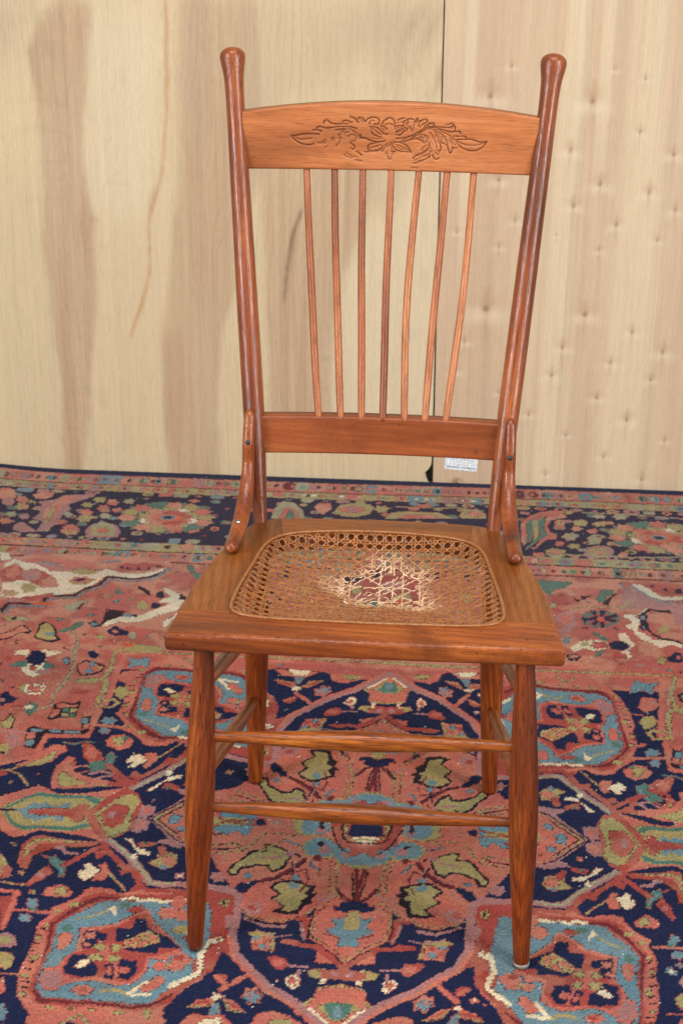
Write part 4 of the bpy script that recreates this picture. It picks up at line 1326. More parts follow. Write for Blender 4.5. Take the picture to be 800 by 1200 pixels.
FP -294,218 -286,226 -275,229 -255,216 -256,206 -278,214
EP 317,248 -9,-1 -3,13
EP -323,252 10,-2 4,13
EP 318,294 -9,2 -3,-12
EP -321,296 10,1 2,-12
EP 315,289 -10,-2 -4,17
EP -320,291 10,-2 4,16
EP 316,257 -10,2 -4,-15
EP -322,264 10,1 2,-12
EC 317,248 -5,-1 -1,5
EC -323,252 5,-1 1,5
EC 317,294 -5,1 -1,-5
EC -320,296 5,0 1,-5
EC 314,290 -5,-1 -1,6
EC -319,292 5,-1 1,6
EC 315,256 -5,1 -1,-6
EC -321,263 5,0 1,-5
FR 325,410 313,397 298,409 288,442 304,451
FR -318,428 -309,412 -290,429 -275,470 -292,480
FR 313,142 305,156 287,146 270,114 284,104
FR -333,150 -323,166 -306,153 -290,117 -306,106
FN 320,417 309,414 300,436 310,449
FN -312,438 -301,434 -288,463 -298,477
FN 307,136 297,141 282,119 290,105
FN -327,142 -316,147 -303,123 -312,108
LG2.6 137,334 110,310 88,298 65,300
LG2.6 -138,336 -113,311 -92,299 -68,301
LG2.6 137,205 110,237 88,255 64,255
LG2.6 -152,205 -119,237 -95,256 -70,255
LP3 135,520 109,537 86,528
LP3 -117,523 -88,540 -67,533
LP3 110,40 84,29 63,35
LP3 -132,41 -109,29 -88,34
LM2.4 81,416 69,385 73,364 92,374
LM2.4 -74,421 -66,388 -72,366 -90,377
LM2.4 67,130 60,159 67,180 85,168
LM2.4 -83,123 -74,153 -80,175 -100,162
LG2.6 42,336 42,386 41,448
LG2.6 -43,337 -38,388 -32,451
LG2.6 39,214 33,159 25,101
LG2.6 -48,213 -46,155 -44,97
LR3 221,303 201,274 156,268
LR3 -224,307 -207,277 -161,270
LR3 221,244 201,274 157,283
LR3 -229,249 -207,277 -161,285
LK1.8 239,290 205,307 194,301
LK1.8 -244,293 -208,311 -197,304
LK1.8 239,258 205,240 194,245
LK1.8 -246,262 -214,244 -203,249
LP3.5 33,420 47,436 57,428
LP3.5 -27,422 -39,439 -49,432
LP3.5 21,126 32,112 42,119
LP3.5 -37,123 -49,107 -59,114
EM 59,345 -5,0 -1,6
EM -59,346 5,0 1,7
EM 55,202 -6,0 -1,-7
EM -66,200 6,0 1,-8
EB 145,382 -6,-1 0,6
EB -142,388 5,-2 0,6
EB 140,157 -6,1 -1,-5
EB -157,154 6,0 1,-6
ER 180,438 -7,-1 0,8
ER -170,448 7,-2 0,8
ER 165,109 -7,1 -1,-7
ER -183,107 7,1 1,-7
LG2.6 25,360 -14,365
LG2.6 -24,361 16,365
LG2.6 19,189 -20,186
LG2.6 -30,187 10,187
ER 13,338 -6,0 0,7
ER -13,338 6,0 1,7
ER 10,216 -6,0 -1,-8
ER -17,216 6,0 0,-8
LK1.6 49,283 35,320 20,337
LK1.6 -53,283 -37,321 -20,338
LK1.6 49,277 33,234 17,216
LK1.6 -53,278 -40,234 -25,215
EP 94,333 -6,0 -1,5
EP -96,334 6,0 1,5
EP 93,210 -7,1 -1,-5
EP -105,208 7,1 1,-6
FG 479,164 469,155 450,127 448,112 461,109
FR 465,137 451,132 446,116 460,109
LG5 457,102 440,100 424,100
LC8 451,83 435,85 424,76 421,40 418,6 416,-24
FN 430,30 424,57 429,75 381,81 376,55 384,27 378,-19 379,-64 369,-107 356,-128 344,-140 338,-167 367,-170 420,-12
LC6 423,48 401,48 375,47
LC9 430,83 426,48 424,9
FR 448,72 432,74 428,22 426,5
EB 402,64 -8,1 -3,-9
EB 403,34 -8,1 -2,-8
ET 397,52 -5,1 -1,-4
EN 389,66 -8,1 -3,-10
FN 399,21 385,40 377,39 384,25
FP 425,-4 417,2 404,-5 397,-19 402,-26 418,-27
EG 413,-13 -8,1 -2,-7
FG 414,-38 402,-35 391,-43 389,-57 394,-68 405,-65
LC3 399,-75 377,-75
FC 399,-83 391,-84 382,-108 388,-116
EB 375,-143 -7,1 -5,-15
FG -505,178 -495,169 -477,139 -476,124 -490,121
FR -492,150 -478,144 -474,127 -488,122
LG5 -486,114 -468,111 -452,111
LC8 -481,94 -464,96 -453,86 -452,50 -451,15 -452,-14
FN -462,40 -454,67 -458,85 -408,89 -404,62 -415,35 -411,-11 -416,-56 -409,-98 -397,-120 -386,-132 -382,-159 -412,-161 -455,-2
LC6 -454,57 -431,57 -404,54
LC9 -459,94 -457,58 -458,19
FR -478,83 -461,85 -461,32 -459,15
EB -431,73 9,1 2,-10
EB -434,42 9,1 2,-8
ET -427,61 6,0 1,-4
EN -417,75 8,1 3,-11
FN -430,30 -415,48 -406,47 -414,33
FP -460,6 -450,11 -437,4 -431,-11 -437,-17 -453,-18
EG -448,-3 8,1 2,-7
FG -450,-29 -437,-26 -427,-35 -426,-49 -431,-59 -443,-56
LC3 -437,-66 -415,-67
FC -438,-73 -430,-75 -422,-99 -429,-107
EB -418,-134 7,1 4,-15
LC9 -14,744 472,748 460,668 444,561
LG7 -12,760 495,756 479,692 481,651 468,632 461,556 434,551 426,567 438,578 449,571
LH3 489,742 472,676 470,643 463,628 453,566
LC9 450,541 450,502 450,463 514,458 513,434 507,401 556,376
FK 550,479 547,490 526,480 464,479 476,526 462,534 451,480 455,470 518,466 519,421 538,426
FB 546,479 526,480 522,472 540,470
FB 515,477 499,480 493,472 511,470
FB 491,476 464,477 464,470 489,470
FC 545,466 533,469 529,451 542,447
FB 543,443 529,448 526,430 539,427
FB 474,515 463,517 460,501 472,500
FC 466,498 457,500 454,486 464,482
FC 475,532 462,534 461,522 473,520
FB 468,735 445,726 425,737 415,712 411,691 433,703 448,689 453,714
FC 454,656 453,677 430,682 419,646 430,631 446,641
FG 447,606 441,623 424,618 416,600 423,578 437,588
LC3 425,622 403,625
FC 423,536 412,537 404,525 415,524
EB 427,510 -12,1 -3,-11
EB 428,482 -9,1 -2,-11
FC 450,501 421,499 386,494 384,486 420,491 447,492
FC 421,455 412,471 396,476 377,455 381,438 394,432 412,439
FG 413,462 398,470 389,453 398,438
ET 391,466 -6,1 -1,-5
LT4 481,443 464,439 454,447 436,448
FR 453,443 442,444 417,421 413,392 424,388 441,406
EC 432,419 -9,1 -4,-16
FT 430,384 423,397 409,402 411,421 404,425 397,418 402,397 409,379 423,377
LC5 448,376 432,385
LP5 419,363 407,374 389,371
FC 470,351 473,379 464,406 452,403 454,387 441,366 423,357 385,352 388,341 459,318
FG 463,351 458,369 444,354 411,339 449,325
LR8 403,391 387,380 380,359 359,346
FC 506,417 495,436 475,435 469,420 477,408 482,392 494,382 514,374 527,367 533,375 509,398
FG 496,403 486,421 481,401 493,379 512,371 523,372
LG5 549,358 532,362 521,377
LG5 541,360 518,351 496,325
FR 553,359 541,357 535,349 546,340
FW 672,742 648,749 635,733 623,751 587,746 587,737 607,723 591,680 593,659 603,647 623,661 636,682 625,685 636,716
FT 657,686 646,703 632,709 625,685 650,683
FT 601,707 584,696 572,685 596,679
EN 621,718 -17,1 -10,-27
ER 614,682 -5,0 -3,-9
FR 586,652 577,669 558,662 551,647 563,638 582,645
FG 614,608 607,623 592,602 597,590
FW 603,624 592,617 590,628 581,618 576,629 567,615 563,589 588,587 599,598
EC 582,606 -11,1 -4,-10
LR3 596,609 568,611
LR3 593,596 561,598
FN 634,584 625,597 616,583 601,572 602,557 613,552 619,544
EP 624,567 -5,0 -2,-6
LR5 597,547 581,546
LR5 591,535 576,536
FT 580,544 572,563 557,553 556,532 563,516
EW 571,545 -8,1 -2,-7
FG 600,495 593,499 592,519 582,506 576,477 594,479
LK2 602,498 595,500 593,522 581,506 576,475
EP 561,443 -13,1 -8,-21
EG 568,417 -13,1 -6,-16
EK 563,407 -4,0 -1,-4
LP6 588,463 571,471 549,466
LH5 569,760 548,695 542,632 544,586 537,554 555,535
FK 534,556 525,567 501,561 491,569 487,550 488,536 484,516 508,516 517,510 530,508 530,518 527,530
FC 530,557 521,561 501,555 493,561 491,552 513,546 524,548
FC 531,547 524,541 519,545 516,527 523,513 527,515 526,530
FT 513,543 503,545 501,533 511,532
FG 500,544 490,545 489,534 498,532
FG 511,530 500,530 497,518 508,519
FT 498,529 488,531 486,518 495,517
FK 543,700 534,717 518,714 490,695 489,675 503,659 521,658 535,676
FC 540,697 532,711 516,707 494,692 494,678 505,665 521,663 533,680
EB 517,701 -6,0 -3,-10
EB 513,675 -7,0 -4,-10
EG 498,689 -4,0 -2,-6
FR 526,602 518,616 487,604 491,593 516,589
FN 541,746 533,755 519,739 518,724 528,726
FK 574,709 572,726 563,723 554,699 560,693
EB 566,710 -6,0 -5,-13
FG 527,644 493,654 478,643 489,631 512,633 522,629
EP 588,668 -15,1 -3,-9
LC9 47,746 -441,755 -441,683 -439,584
LG7 47,762 -461,762 -456,704 -463,667 -454,650 -455,578 -430,574 -421,590 -432,601 -442,593
LH3 -458,749 -452,690 -455,660 -450,647 -447,588
LC9 -445,564 -447,525 -448,485 -513,480 -514,456 -511,423 -563,397
FK -548,500 -543,511 -524,502 -462,501 -471,549 -457,557 -449,502 -454,492 -517,488 -521,443 -540,447
FB -544,500 -524,502 -520,494 -538,491
FB -513,499 -497,503 -491,494 -509,493
FB -489,499 -462,499 -462,493 -487,492
FC -544,488 -531,491 -528,473 -542,469
FB -544,464 -529,470 -528,452 -540,449
FB -470,537 -459,540 -456,524 -469,523
FC -463,520 -453,523 -452,508 -461,504
FC -470,554 -457,557 -457,545 -469,543
FB -438,743 -419,735 -398,746 -393,724 -393,706 -411,715 -427,703 -428,725
FC -437,673 -434,691 -411,697 -407,664 -419,651 -433,659
FG -437,627 -430,643 -415,639 -410,622 -418,601 -430,610
LC3 -415,642 -395,646
FC -420,560 -410,561 -402,548 -412,547
EB -425,533 12,1 2,-12
EB -426,504 9,1 2,-11
FC -447,524 -419,522 -384,516 -382,508 -417,513 -445,515
FC -419,476 -410,493 -394,497 -374,474 -378,456 -391,451 -410,459
FG -411,483 -396,491 -386,473 -396,457
ET -388,486 6,1 1,-6
LT4 -481,465 -463,460 -453,468 -435,469
FR -452,464 -441,465 -416,440 -413,410 -425,406 -442,425
EC -432,438 9,1 4,-17
FT -432,402 -424,415 -408,419 -409,440 -402,444 -395,435 -400,414 -410,395 -426,394
LC5 -452,395 -434,403
LP5 -422,380 -408,390 -390,385
FC -478,369 -478,399 -465,426 -453,423 -458,406 -446,384 -428,374 -387,366 -391,354 -470,336
FG -470,370 -463,388 -450,372 -417,355 -459,343
LR8 -402,408 -387,394 -381,372 -360,356
FC -508,438 -496,457 -476,456 -470,441 -479,428 -485,413 -499,403 -520,395 -535,388 -540,396 -513,419
FG -499,424 -487,443 -484,422 -498,400 -519,392 -529,393
LG5 -558,379 -540,383 -527,397
LG5 -549,381 -527,371 -507,344
FR -562,380 -550,378 -544,370 -556,360
FW -636,748 -612,754 -601,740 -586,757 -551,752 -553,744 -574,731 -564,691 -569,672 -580,660 -598,673 -608,692 -597,695 -604,725
FT -628,696 -616,712 -600,717 -597,695 -622,693
FT -571,716 -555,706 -546,696 -570,690
EN -589,726 17,1 6,-25
ER -587,692 5,0 2,-9
FR -564,665 -553,681 -535,675 -530,661 -543,653 -560,658
FG -596,623 -587,638 -575,618 -581,607
FW -584,638 -573,632 -571,643 -563,633 -557,644 -550,631 -549,606 -573,604 -583,614
EC -566,622 10,1 2,-10
LR3 -579,625 -551,627
LR3 -577,612 -546,615
FN -618,600 -608,613 -601,600 -587,589 -591,575 -601,570 -608,563
EP -610,584 5,0 2,-6
LR5 -586,566 -571,566
LR5 -582,554 -567,555
FT -570,564 -561,581 -547,572 -548,552 -556,536
EW -562,565 8,1 2,-7
FG -595,515 -588,519 -584,539 -576,527 -574,498 -591,500
LK2 -596,519 -589,520 -585,542 -575,527 -573,496
EP -561,464 13,1 6,-21
EG -571,439 13,1 4,-16
EK -567,428 4,0 1,-4
LP6 -587,484 -569,492 -547,487
LH5 -532,765 -520,706 -523,647 -531,605 -527,574 -547,556
FK -524,576 -515,587 -492,582 -482,590 -480,572 -482,558 -479,538 -503,538 -512,532 -525,530 -524,539 -520,551
FC -520,577 -512,582 -493,576 -485,583 -484,573 -505,567 -515,568
FC -522,568 -517,562 -511,566 -509,549 -518,535 -521,537 -519,551
FT -506,565 -496,567 -494,555 -504,554
FG -493,566 -483,567 -483,556 -492,554
FG -505,551 -494,552 -492,541 -502,541
FT -492,551 -483,553 -481,540 -490,539
FK -516,710 -505,726 -490,723 -466,707 -468,688 -483,674 -500,672 -511,688
FC -513,708 -504,721 -488,717 -470,704 -472,691 -484,679 -499,677 -508,692
EB -490,711 6,0 2,-9
EB -490,688 7,1 2,-9
EG -474,701 4,0 1,-6
FR -512,620 -502,634 -475,623 -480,612 -504,608
FN -507,752 -498,760 -486,746 -488,732 -497,734
FK -544,719 -540,734 -532,731 -527,709 -533,703
EB -536,719 6,1 3,-12
FG -508,659 -474,669 -462,660 -473,648 -495,650 -505,645
EP -564,680 14,1 2,-9
FW -765,1141 -748,1140 -732,1112 -754,1100
FC -749,1096 -718,1123 -694,1145 -428,1140 -421,1097 -586,1096 -672,1108
FW -743,1092 -728,1114 -704,1100 -682,1097 -646,1067 -620,1065 -578,1059 -542,1086 -514,1070 -466,1074 -437,1095 -422,1104 -451,1059 -481,1047 -536,1055 -552,1015 -565,1000 -580,977 -624,962 -652,944 -712,947
FK -421,1102 -446,1057 -476,1042 -532,1046 -537,1015 -563,992 -577,964 -625,957 -625,924 -630,920 -688,921 -692,887 -696,887 -700,901 -692,930 -632,930 -631,963 -581,973 -567,1000 -545,1018 -536,1055 -478,1051 -450,1066
LB6 -420,1094 -445,1051 -475,1036 -529,1039 -534,1008 -561,984 -574,958 -620,950 -622,919 -683,913 -688,887
FR -735,1031 -738,1073 -719,1094 -698,1062 -676,1074 -630,1036 -616,1002 -644,993 -680,1022 -700,1020 -720,1005
FC -732,1064 -715,1080 -699,1048 -709,1024 -723,1032
EP -679,1045 18,2 6,-23
EG -670,991 15,1 5,-19
EC -699,966 14,1 3,-12
EG -698,968 9,1 2,-9
FP -693,1106 -628,1097 -609,1070 -648,1076
LB6 -671,1103 -632,1097 -596,1086 -572,1109 -525,1121
FC -644,1096 -578,1116 -537,1101 -570,1079 -611,1080
EG -582,1068 24,2 3,-13
FR -528,1097 -500,1123 -448,1114 -430,1103 -460,1084 -516,1079
FN -519,1093 -513,1103 -511,1084
FN -505,1085 -504,1099 -496,1084
FN -486,1084 -483,1101 -477,1087
FN -467,1093 -461,1106 -460,1087
FM -452,1099 -446,1114 -438,1102
FG -604,1029 -583,1045 -549,1038 -568,1012 -591,1010
EC -580,1033 18,2 3,-13
FN -594,1030 -580,1042 -572,1034 -583,1026
FR -673,951 -644,962 -619,973 -620,960 -651,939 -677,933
FK -507,876 -480,899 -468,913 -504,918 -504,909 -511,913 -507,924
FW -504,855 -500,880 -480,895 -448,893 -429,916 -406,940 -398,953 -420,951 -415,969 -400,975 -423,1013 -410,1010 -378,986 -359,979 -373,956 -379,921 -404,906 -423,883 -444,869 -475,870 -494,852
FK -531,861 -521,870 -507,859 -504,880 -481,901 -465,900 -450,902 -445,894 -479,889 -498,872 -505,849 -519,844
FB -528,857 -520,864 -509,856 -520,849
EB -464,895 9,1 1,-7
FC -471,1013 -448,1023 -423,1018 -422,964 -424,929 -450,944 -445,980 -460,996
FK -469,1015 -464,1019 -444,998 -436,976 -445,980 -456,997 -465,1003
FG -459,952 -445,958 -432,933 -438,921 -454,925
FN -429,990 -422,1000 -414,987 -413,969 -426,973
FN -431,937 -428,951 -411,944 -416,928 -427,927
FN -490,832 -482,851 -475,854 -469,842 -451,836 -451,819 -472,818 -484,821
EC -475,833 5,0 1,-7
EH -442,820 8,1 3,-14
EG -497,811 9,1 2,-9
FR -485,808 -464,814 -457,799 -479,797
FT -507,992 -501,1002 -489,980 -504,979
FB -503,953 -492,958 -493,942 -501,944
FG -540,967 -528,977 -503,970 -517,960 -533,961
ER -529,965 8,1 1,-7
FH -588,923 -574,933 -565,947 -546,949 -550,931 -564,904 -581,911
FM -565,913 -556,939 -552,940 -555,911
FC -627,890 -603,922 -569,895 -595,889 -614,870
FR -603,905 -587,902 -592,893
FT -577,828 -557,842 -550,863 -537,865 -536,852 -551,831 -567,817
FK -613,805 -611,821 -616,849 -608,861 -589,848 -577,828 -574,809 -561,794 -577,783 -611,797
FG -611,809 -608,823 -612,846 -602,855 -590,844 -582,824 -580,810 -570,797 -583,792 -606,799
FB -598,813 -592,821 -578,818 -585,806
EG -665,866 18,2 3,-10
EK -665,866 6,1 1,-6
EH -648,866 11,1 2,-7
FK -678,807 -658,819 -649,842 -638,843 -621,821 -626,812 -638,815 -652,794 -671,780
FC -677,804 -658,816 -648,838 -639,838 -626,823 -639,819 -653,798 -673,787
LH6 -550,827 -532,796 -530,765 -527,735
FK -554,763 -549,775 -534,781 -552,770 -538,757
FW -628,748 -612,754 -600,736 -632,733
FN -507,752 -497,757 -484,740 -500,737
FG -455,788 -441,793 -383,782 -380,767 -442,764
EO -443,785 11,1 1,-7
FP -698,940 -663,943 -669,933 -696,931
EO -628,928 23,2 2,-7
FW -263,1155 -261,1145
FT -394,1114 -382,1117 -369,1083 -352,1080 -353,1061 -364,1050 -387,1095
FR -373,1059 -356,1051 -357,1028 -376,1022
FK -387,994 -369,978 -371,964 -383,968
FW -399,877 -380,904 -379,916 -373,908 -381,887 -392,845
FT 279,1113 345,1105 348,1087 327,1076 303,1060 305,1043 294,1050 280,1085
FR 313,1075 331,1072 332,1023 346,998 317,970 300,985 300,1020
FC 332,1086 362,1111 435,1118 430,1067 399,1078 361,1043 344,1033 334,1054
FK 343,1046 348,1033 358,1034 357,1050 367,1048 382,1058 364,1034 347,1022
FT 382,1036 399,1078 423,1080 417,1057 404,1047 406,1021 391,1024
FK 387,1026 394,1020 403,1036 422,1066 430,1063 417,1050 405,1012 394,1018
FP 433,1058 458,1106 485,1063 505,1037 543,1029 537,981 479,1010 423,996
LG5 333,988 358,1003 432,1006 442,1033 450,1032
LB5 438,1109 443,1082
FW 456,1110 474,1107 508,1061 548,1062 546,1046 506,1043 484,1059 468,1084
LB5 457,1101 484,1056 505,1037 544,1035
FR 478,1108 515,1111 551,1087 549,1067 517,1068 492,1086
FN 490,1104 502,1110 496,1091
FN 512,1088 521,1098 523,1080
FN 536,1090 549,1096 549,1073 537,1072
FN 350,960 363,965 360,982 369,979 372,992 378,992 379,971 389,993 399,990 392,968 414,983 419,977 401,962 417,957 410,944 396,951 390,924 384,921 385,946 373,933 367,945 357,940
ET 387,957 35,3 -3,-32
ER 387,957 23,2 -2,-22
FN 350,960 366,959 376,966 373,981 380,991 380,968 386,966 389,991 399,990 391,965 416,980 418,970 401,960 417,955 410,943 393,951 390,924 384,921 384,947 373,931 368,936 376,951 363,948 357,940
EO 387,956 7,1 -1,-11
EC 383,913 9,1 -1,-8
FP 319,978 341,989 338,950 343,930 327,900 311,903 318,928 304,952
EC 323,949 9,1 -2,-24
FH 298,1015 310,1019 307,994 298,994
FB 315,879 328,884 325,860 313,856
FW 323,844 344,869 371,877 392,870 390,846 363,832 349,842 330,825
ER 376,856 14,1 -1,-13
EC 373,856 7,1 -1,-6
EG 350,858 8,1 -1,-8
FW 412,903 426,909 434,877 440,862 425,841 428,818 412,802 409,828 420,849 415,872 409,887
FN 392,862 404,875 419,872 430,861 419,841 397,843
FT 363,899 373,904 397,878 385,873
FT 361,809 371,833 386,838 369,813
FK 314,816 333,822 341,811 331,795 317,797 317,805 336,809 314,808
FP 319,815 333,818 338,811 324,803
FW 426,971 433,980 460,978 478,1005 475,1009 450,973 458,961 449,915 466,900 472,885 495,887 509,884 523,873 520,857 500,867 483,854 470,867 457,879 449,883 438,918 425,933 442,951
FK 460,982 479,1008 494,1002 517,1005 517,992 500,994 482,1001 468,983
FN 456,978 469,987 475,975 467,958 472,946 464,928 461,916 451,927 458,944 456,961
FB 459,974 468,979 467,962 460,961
FB 458,936 466,933 461,920
FK 468,966 472,917 488,894 510,888 523,877 522,872 505,881 487,886 471,905 462,932
FC 480,984 495,985 509,941 507,928 482,910 479,942 485,963
FG 484,926 502,944 508,936 498,911 482,908
FN 487,820 496,828 504,840 514,840 514,811 506,802 490,805
EC 508,822 4,0 -1,-7
EG 478,808 8,1 -2,-14
EP 527,963 8,1 -2,-19
FR 400,831 421,825 410,787 388,785
FC 276,786 312,786 366,783 329,765 286,765
EC -830,1430 22,2 9,-32
EP -815,1391 13,1 6,-22
FC -774,1430 -756,1449 -729,1452 -730,1428 -738,1412 -760,1410
FP -754,1397 -719,1411 -707,1436 -663,1446 -642,1454 -642,1436 -664,1411 -686,1386 -676,1364 -686,1329 -686,1291 -702,1247 -748,1237 -769,1251 -771,1278 -757,1290 -719,1245 -718,1294 -743,1308 -734,1342 -754,1368 -738,1375
FC -712,1289 -724,1320 -728,1365 -712,1400 -704,1424 -669,1434 -685,1403 -697,1373 -697,1317 -699,1290
FG -714,1289 -716,1332 -719,1371 -710,1378 -705,1333 -706,1289
EC -789,1405 12,1 5,-18
EG -781,1369 13,1 5,-18
EC -772,1366 7,1 2,-9
EH -791,1327 11,1 4,-15
EP -761,1315 10,1 3,-12
EC -795,1292 13,1 5,-17
EC -653,1260 17,2 6,-27
EG -651,1252 17,2 4,-17
EC -652,1257 8,1 2,-9
EG -646,1389 12,1 3,-13
EC -640,1350 14,1 4,-16
EG -637,1318 15,1 4,-17
EG -626,1418 13,1 3,-14
EC -609,1374 12,1 3,-17
EG -606,1369 5,0 2,-8
EH -597,1334 12,1 3,-13
EC -596,1406 12,1 3,-15
EC -578,1367 11,1 2,-12
EH -563,1414 12,1 3,-15
EH -675,1336 8,1 3,-13
EC -679,1297 10,1 3,-12
FP -621,1254 -619,1287 -606,1298 -601,1315 -587,1300 -565,1291 -550,1261 -551,1231 -610,1226
FH -615,1287 -601,1304 -573,1296 -560,1265 -561,1239 -604,1235
EG -588,1263 22,2 5,-25
EC -588,1263 13,1 3,-12
FH -767,1401 -753,1391 -757,1379
FC -542,1388 -518,1407 -538,1371
ET -470,1339 97,9 13,-76
FC -517,1401 -501,1414 -489,1398 -500,1384
FC -446,1408 -429,1415 -413,1400 -433,1387
FC -532,1336 -511,1346 -505,1313 -522,1306
FC -417,1354 -392,1349 -392,1318 -414,1322
FC -501,1287 -478,1283 -479,1265 -501,1265
FC -416,1278 -397,1296 -392,1275 -409,1263
EK -465,1336 66,6 10,-56
EG -465,1336 61,6 9,-52
EG -389,1346 17,2 2,-16
EC -393,1318 17,2 2,-16
ET -412,1295 16,2 2,-16
EC -442,1279 16,2 3,-16
EG -477,1276 16,2 3,-16
EC -511,1286 16,2 3,-16
ET -538,1305 16,2 3,-16
EC -551,1331 17,2 3,-16
EG -548,1359 17,2 3,-16
EC -529,1383 17,2 3,-17
ET -499,1400 17,2 3,-17
EC -463,1403 17,2 3,-17
EG -427,1393 17,2 3,-17
EC -401,1373 17,2 2,-17
EW -415,1328 11,1 2,-12
EG -430,1305 11,1 2,-12
EC -459,1294 11,1 2,-12
EG -490,1300 11,1 2,-12
EW -513,1319 11,1 2,-12
EG -517,1345 11,1 2,-12
EC -503,1369 11,1 2,-12
EG -474,1381 12,1 2,-12
EW -442,1374 11,1 2,-12
EG -419,1354 11,1 2,-12
EC -465,1336 48,4 7,-41
ER -465,1336 42,4 6,-35
EO -465,1337 27,3 4,-24
EB -468,1338 17,2 2,-14
EN -468,1338 10,1 1,-7
ET 533,1331 97,9 13,-76
FC 486,1393 502,1406 514,1390 503,1375
FC 557,1400 574,1407 590,1391 570,1378
FC 471,1327 492,1337 498,1305 481,1298
FC 586,1346 611,1340 611,1310 589,1313
FC 502,1278 525,1275 524,1257 502,1257
FC 587,1270 606,1288 611,1267 594,1255
EK 538,1327 66,6 10,-56
EG 538,1327 61,6 9,-52
EG 614,1337 17,2 2,-16
EC 610,1310 17,2 2,-16
ET 591,1286 16,2 2,-16
EC 561,1271 16,2 3,-16
EG 526,1268 16,2 3,-16
EC 492,1277 16,2 3,-16
ET 465,1296 16,2 3,-16
EC 452,1322 17,2 3,-16
EG 455,1350 17,2 3,-16
EC 474,1375 17,2 3,-17
ET 504,1391 17,2 3,-17
EC 540,1395 17,2 3,-17
EG 576,1384 17,2 3,-17
EC 602,1364 17,2 2,-17
EW 588,1320 11,1 2,-12
EG 573,1296 11,1 2,-12
EC 544,1285 11,1 2,-12
EG 513,1291 11,1 2,-12
EW 490,1311 11,1 2,-12
EG 486,1337 11,1 2,-12
EC 500,1360 11,1 2,-12
EG 529,1372 12,1 2,-12
EW 561,1366 11,1 2,-12
EG 584,1346 11,1 2,-12
EC 538,1327 48,4 7,-41
ER 538,1327 42,4 6,-35
EO 538,1328 27,3 4,-24
EB 535,1329 17,2 2,-14
EN 535,1329 10,1 1,-7
FC 259,1373 276,1413 302,1438 334,1452 356,1449 345,1420 328,1429 296,1398 283,1359 278,1295 259,1262 257,1303
FT 268,1374 282,1397 310,1428 291,1404 284,1381 283,1327 277,1285 264,1273 270,1315
FG 284,1392 296,1398 314,1422 294,1371 294,1317 281,1285 284,1338
FT 295,1393 321,1417 333,1430 312,1378 311,1319 295,1297 263,1242 263,1253 296,1318
FC 320,1440 351,1437 358,1415 340,1408 322,1395 314,1367 318,1336 332,1316 325,1299 308,1298 279,1244 295,1297 311,1319 307,1372
EC 339,1381 11,1 -1,-20
EG 339,1381 6,1 -1,-11
FG 368,1400 388,1407 399,1397 393,1375 369,1376
EC 372,1359 10,1 -1,-13
EH 356,1318 15,1 -1,-19
EC 404,1351 11,1 -1,-13
EC 333,1281 9,1 -1,-12
FG 303,1246 318,1258 343,1250 341,1228 304,1224
EC 321,1238 11,1 -1,-10
EG 361,1272 12,1 -1,-12
FH 390,1316 404,1333 420,1313 413,1287 392,1285
FP 377,1233 386,1269 409,1281 433,1276 439,1248 429,1223 386,1214
EG 408,1246 19,2 -2,-24
EC 408,1246 11,1 -1,-11
EG 422,1388 14,1 -1,-13
EH 468,1431 16,1 -2,-16
EC 455,1240 9,1 -2,-16
EG 362,1444 10,1 -1,-12
EH 425,1427 13,1 -1,-11
LH5 391,1446 511,1441 598,1432
LH5 342,1232 375,1231 471,1229 572,1239
FH -254,1407 -240,1448 -213,1439 -191,1397 -187,1358 -255,1352
FC -239,1353 -230,1417 -211,1411 -196,1357
FT -227,1354 -223,1409 -212,1395 -206,1356
FC -171,1422 -163,1444 -138,1446 -133,1418 -149,1385 -162,1396
FG -128,1402 -118,1438 -94,1450 -56,1449 -45,1426 -53,1394 -83,1375 -114,1380
EC -90,1416 25,2 1,-17
EP -89,1416 12,1 1,-11
EG -29,1424 14,1 1,-19
FG -21,1373 -10,1406 21,1416 90,1415 121,1387
FC 4,1376 22,1398 77,1403 96,1384
FG 133,1403 140,1435 171,1443 189,1416 189,1393 139,1388
EC 167,1414 16,2 0,-14
LH5 2,1438 83,1438 133,1443 183,1431
EC 58,1448 16,2 0,-10
EG -223,1347 18,2 1,-9
FR -50,1079 38,1117 71,1053 49,973 -22,988 -48,1028
FP -26,1066 22,1085 36,1050 -8,1024
FN -94,1078 -68,1107 -43,1094 -61,1070 -90,1060
FN -38,1114 -18,1127 -17,1097 -33,1091
FT -46,975 -26,1001 -3,979 -11,947 -42,948
FN -55,964 -41,986 -36,952
FG 9,1012 30,1042 47,1011 40,972 18,964
EO 25,992 11,1 0,-14
EH -91,1135 20,2 1,-19
FG -76,1047 -58,1063 -47,1035 -63,1012
EC -95,1024 19,2 1,-21
FT -98,988 -80,1004 -69,977 -86,961
EG 70,1150 16,1 0,-19
FN 78,1120 103,1138 106,1108 84,1091
EC 103,1056 19,2 0,-25
EH -124,1087 15,1 1,-15
FG -176,1031 -151,1055 -135,1020 -162,996
FN -215,1101 -192,1119 -191,1073 -210,1064
EB -162,1145 20,2 1,-15
FK -243,989 -218,1020 -195,986 -221,956
FC -237,990 -218,1009 -203,986 -222,966
EG 143,1024 16,1 0,-21
FN 135,1110 160,1128 156,1083'''
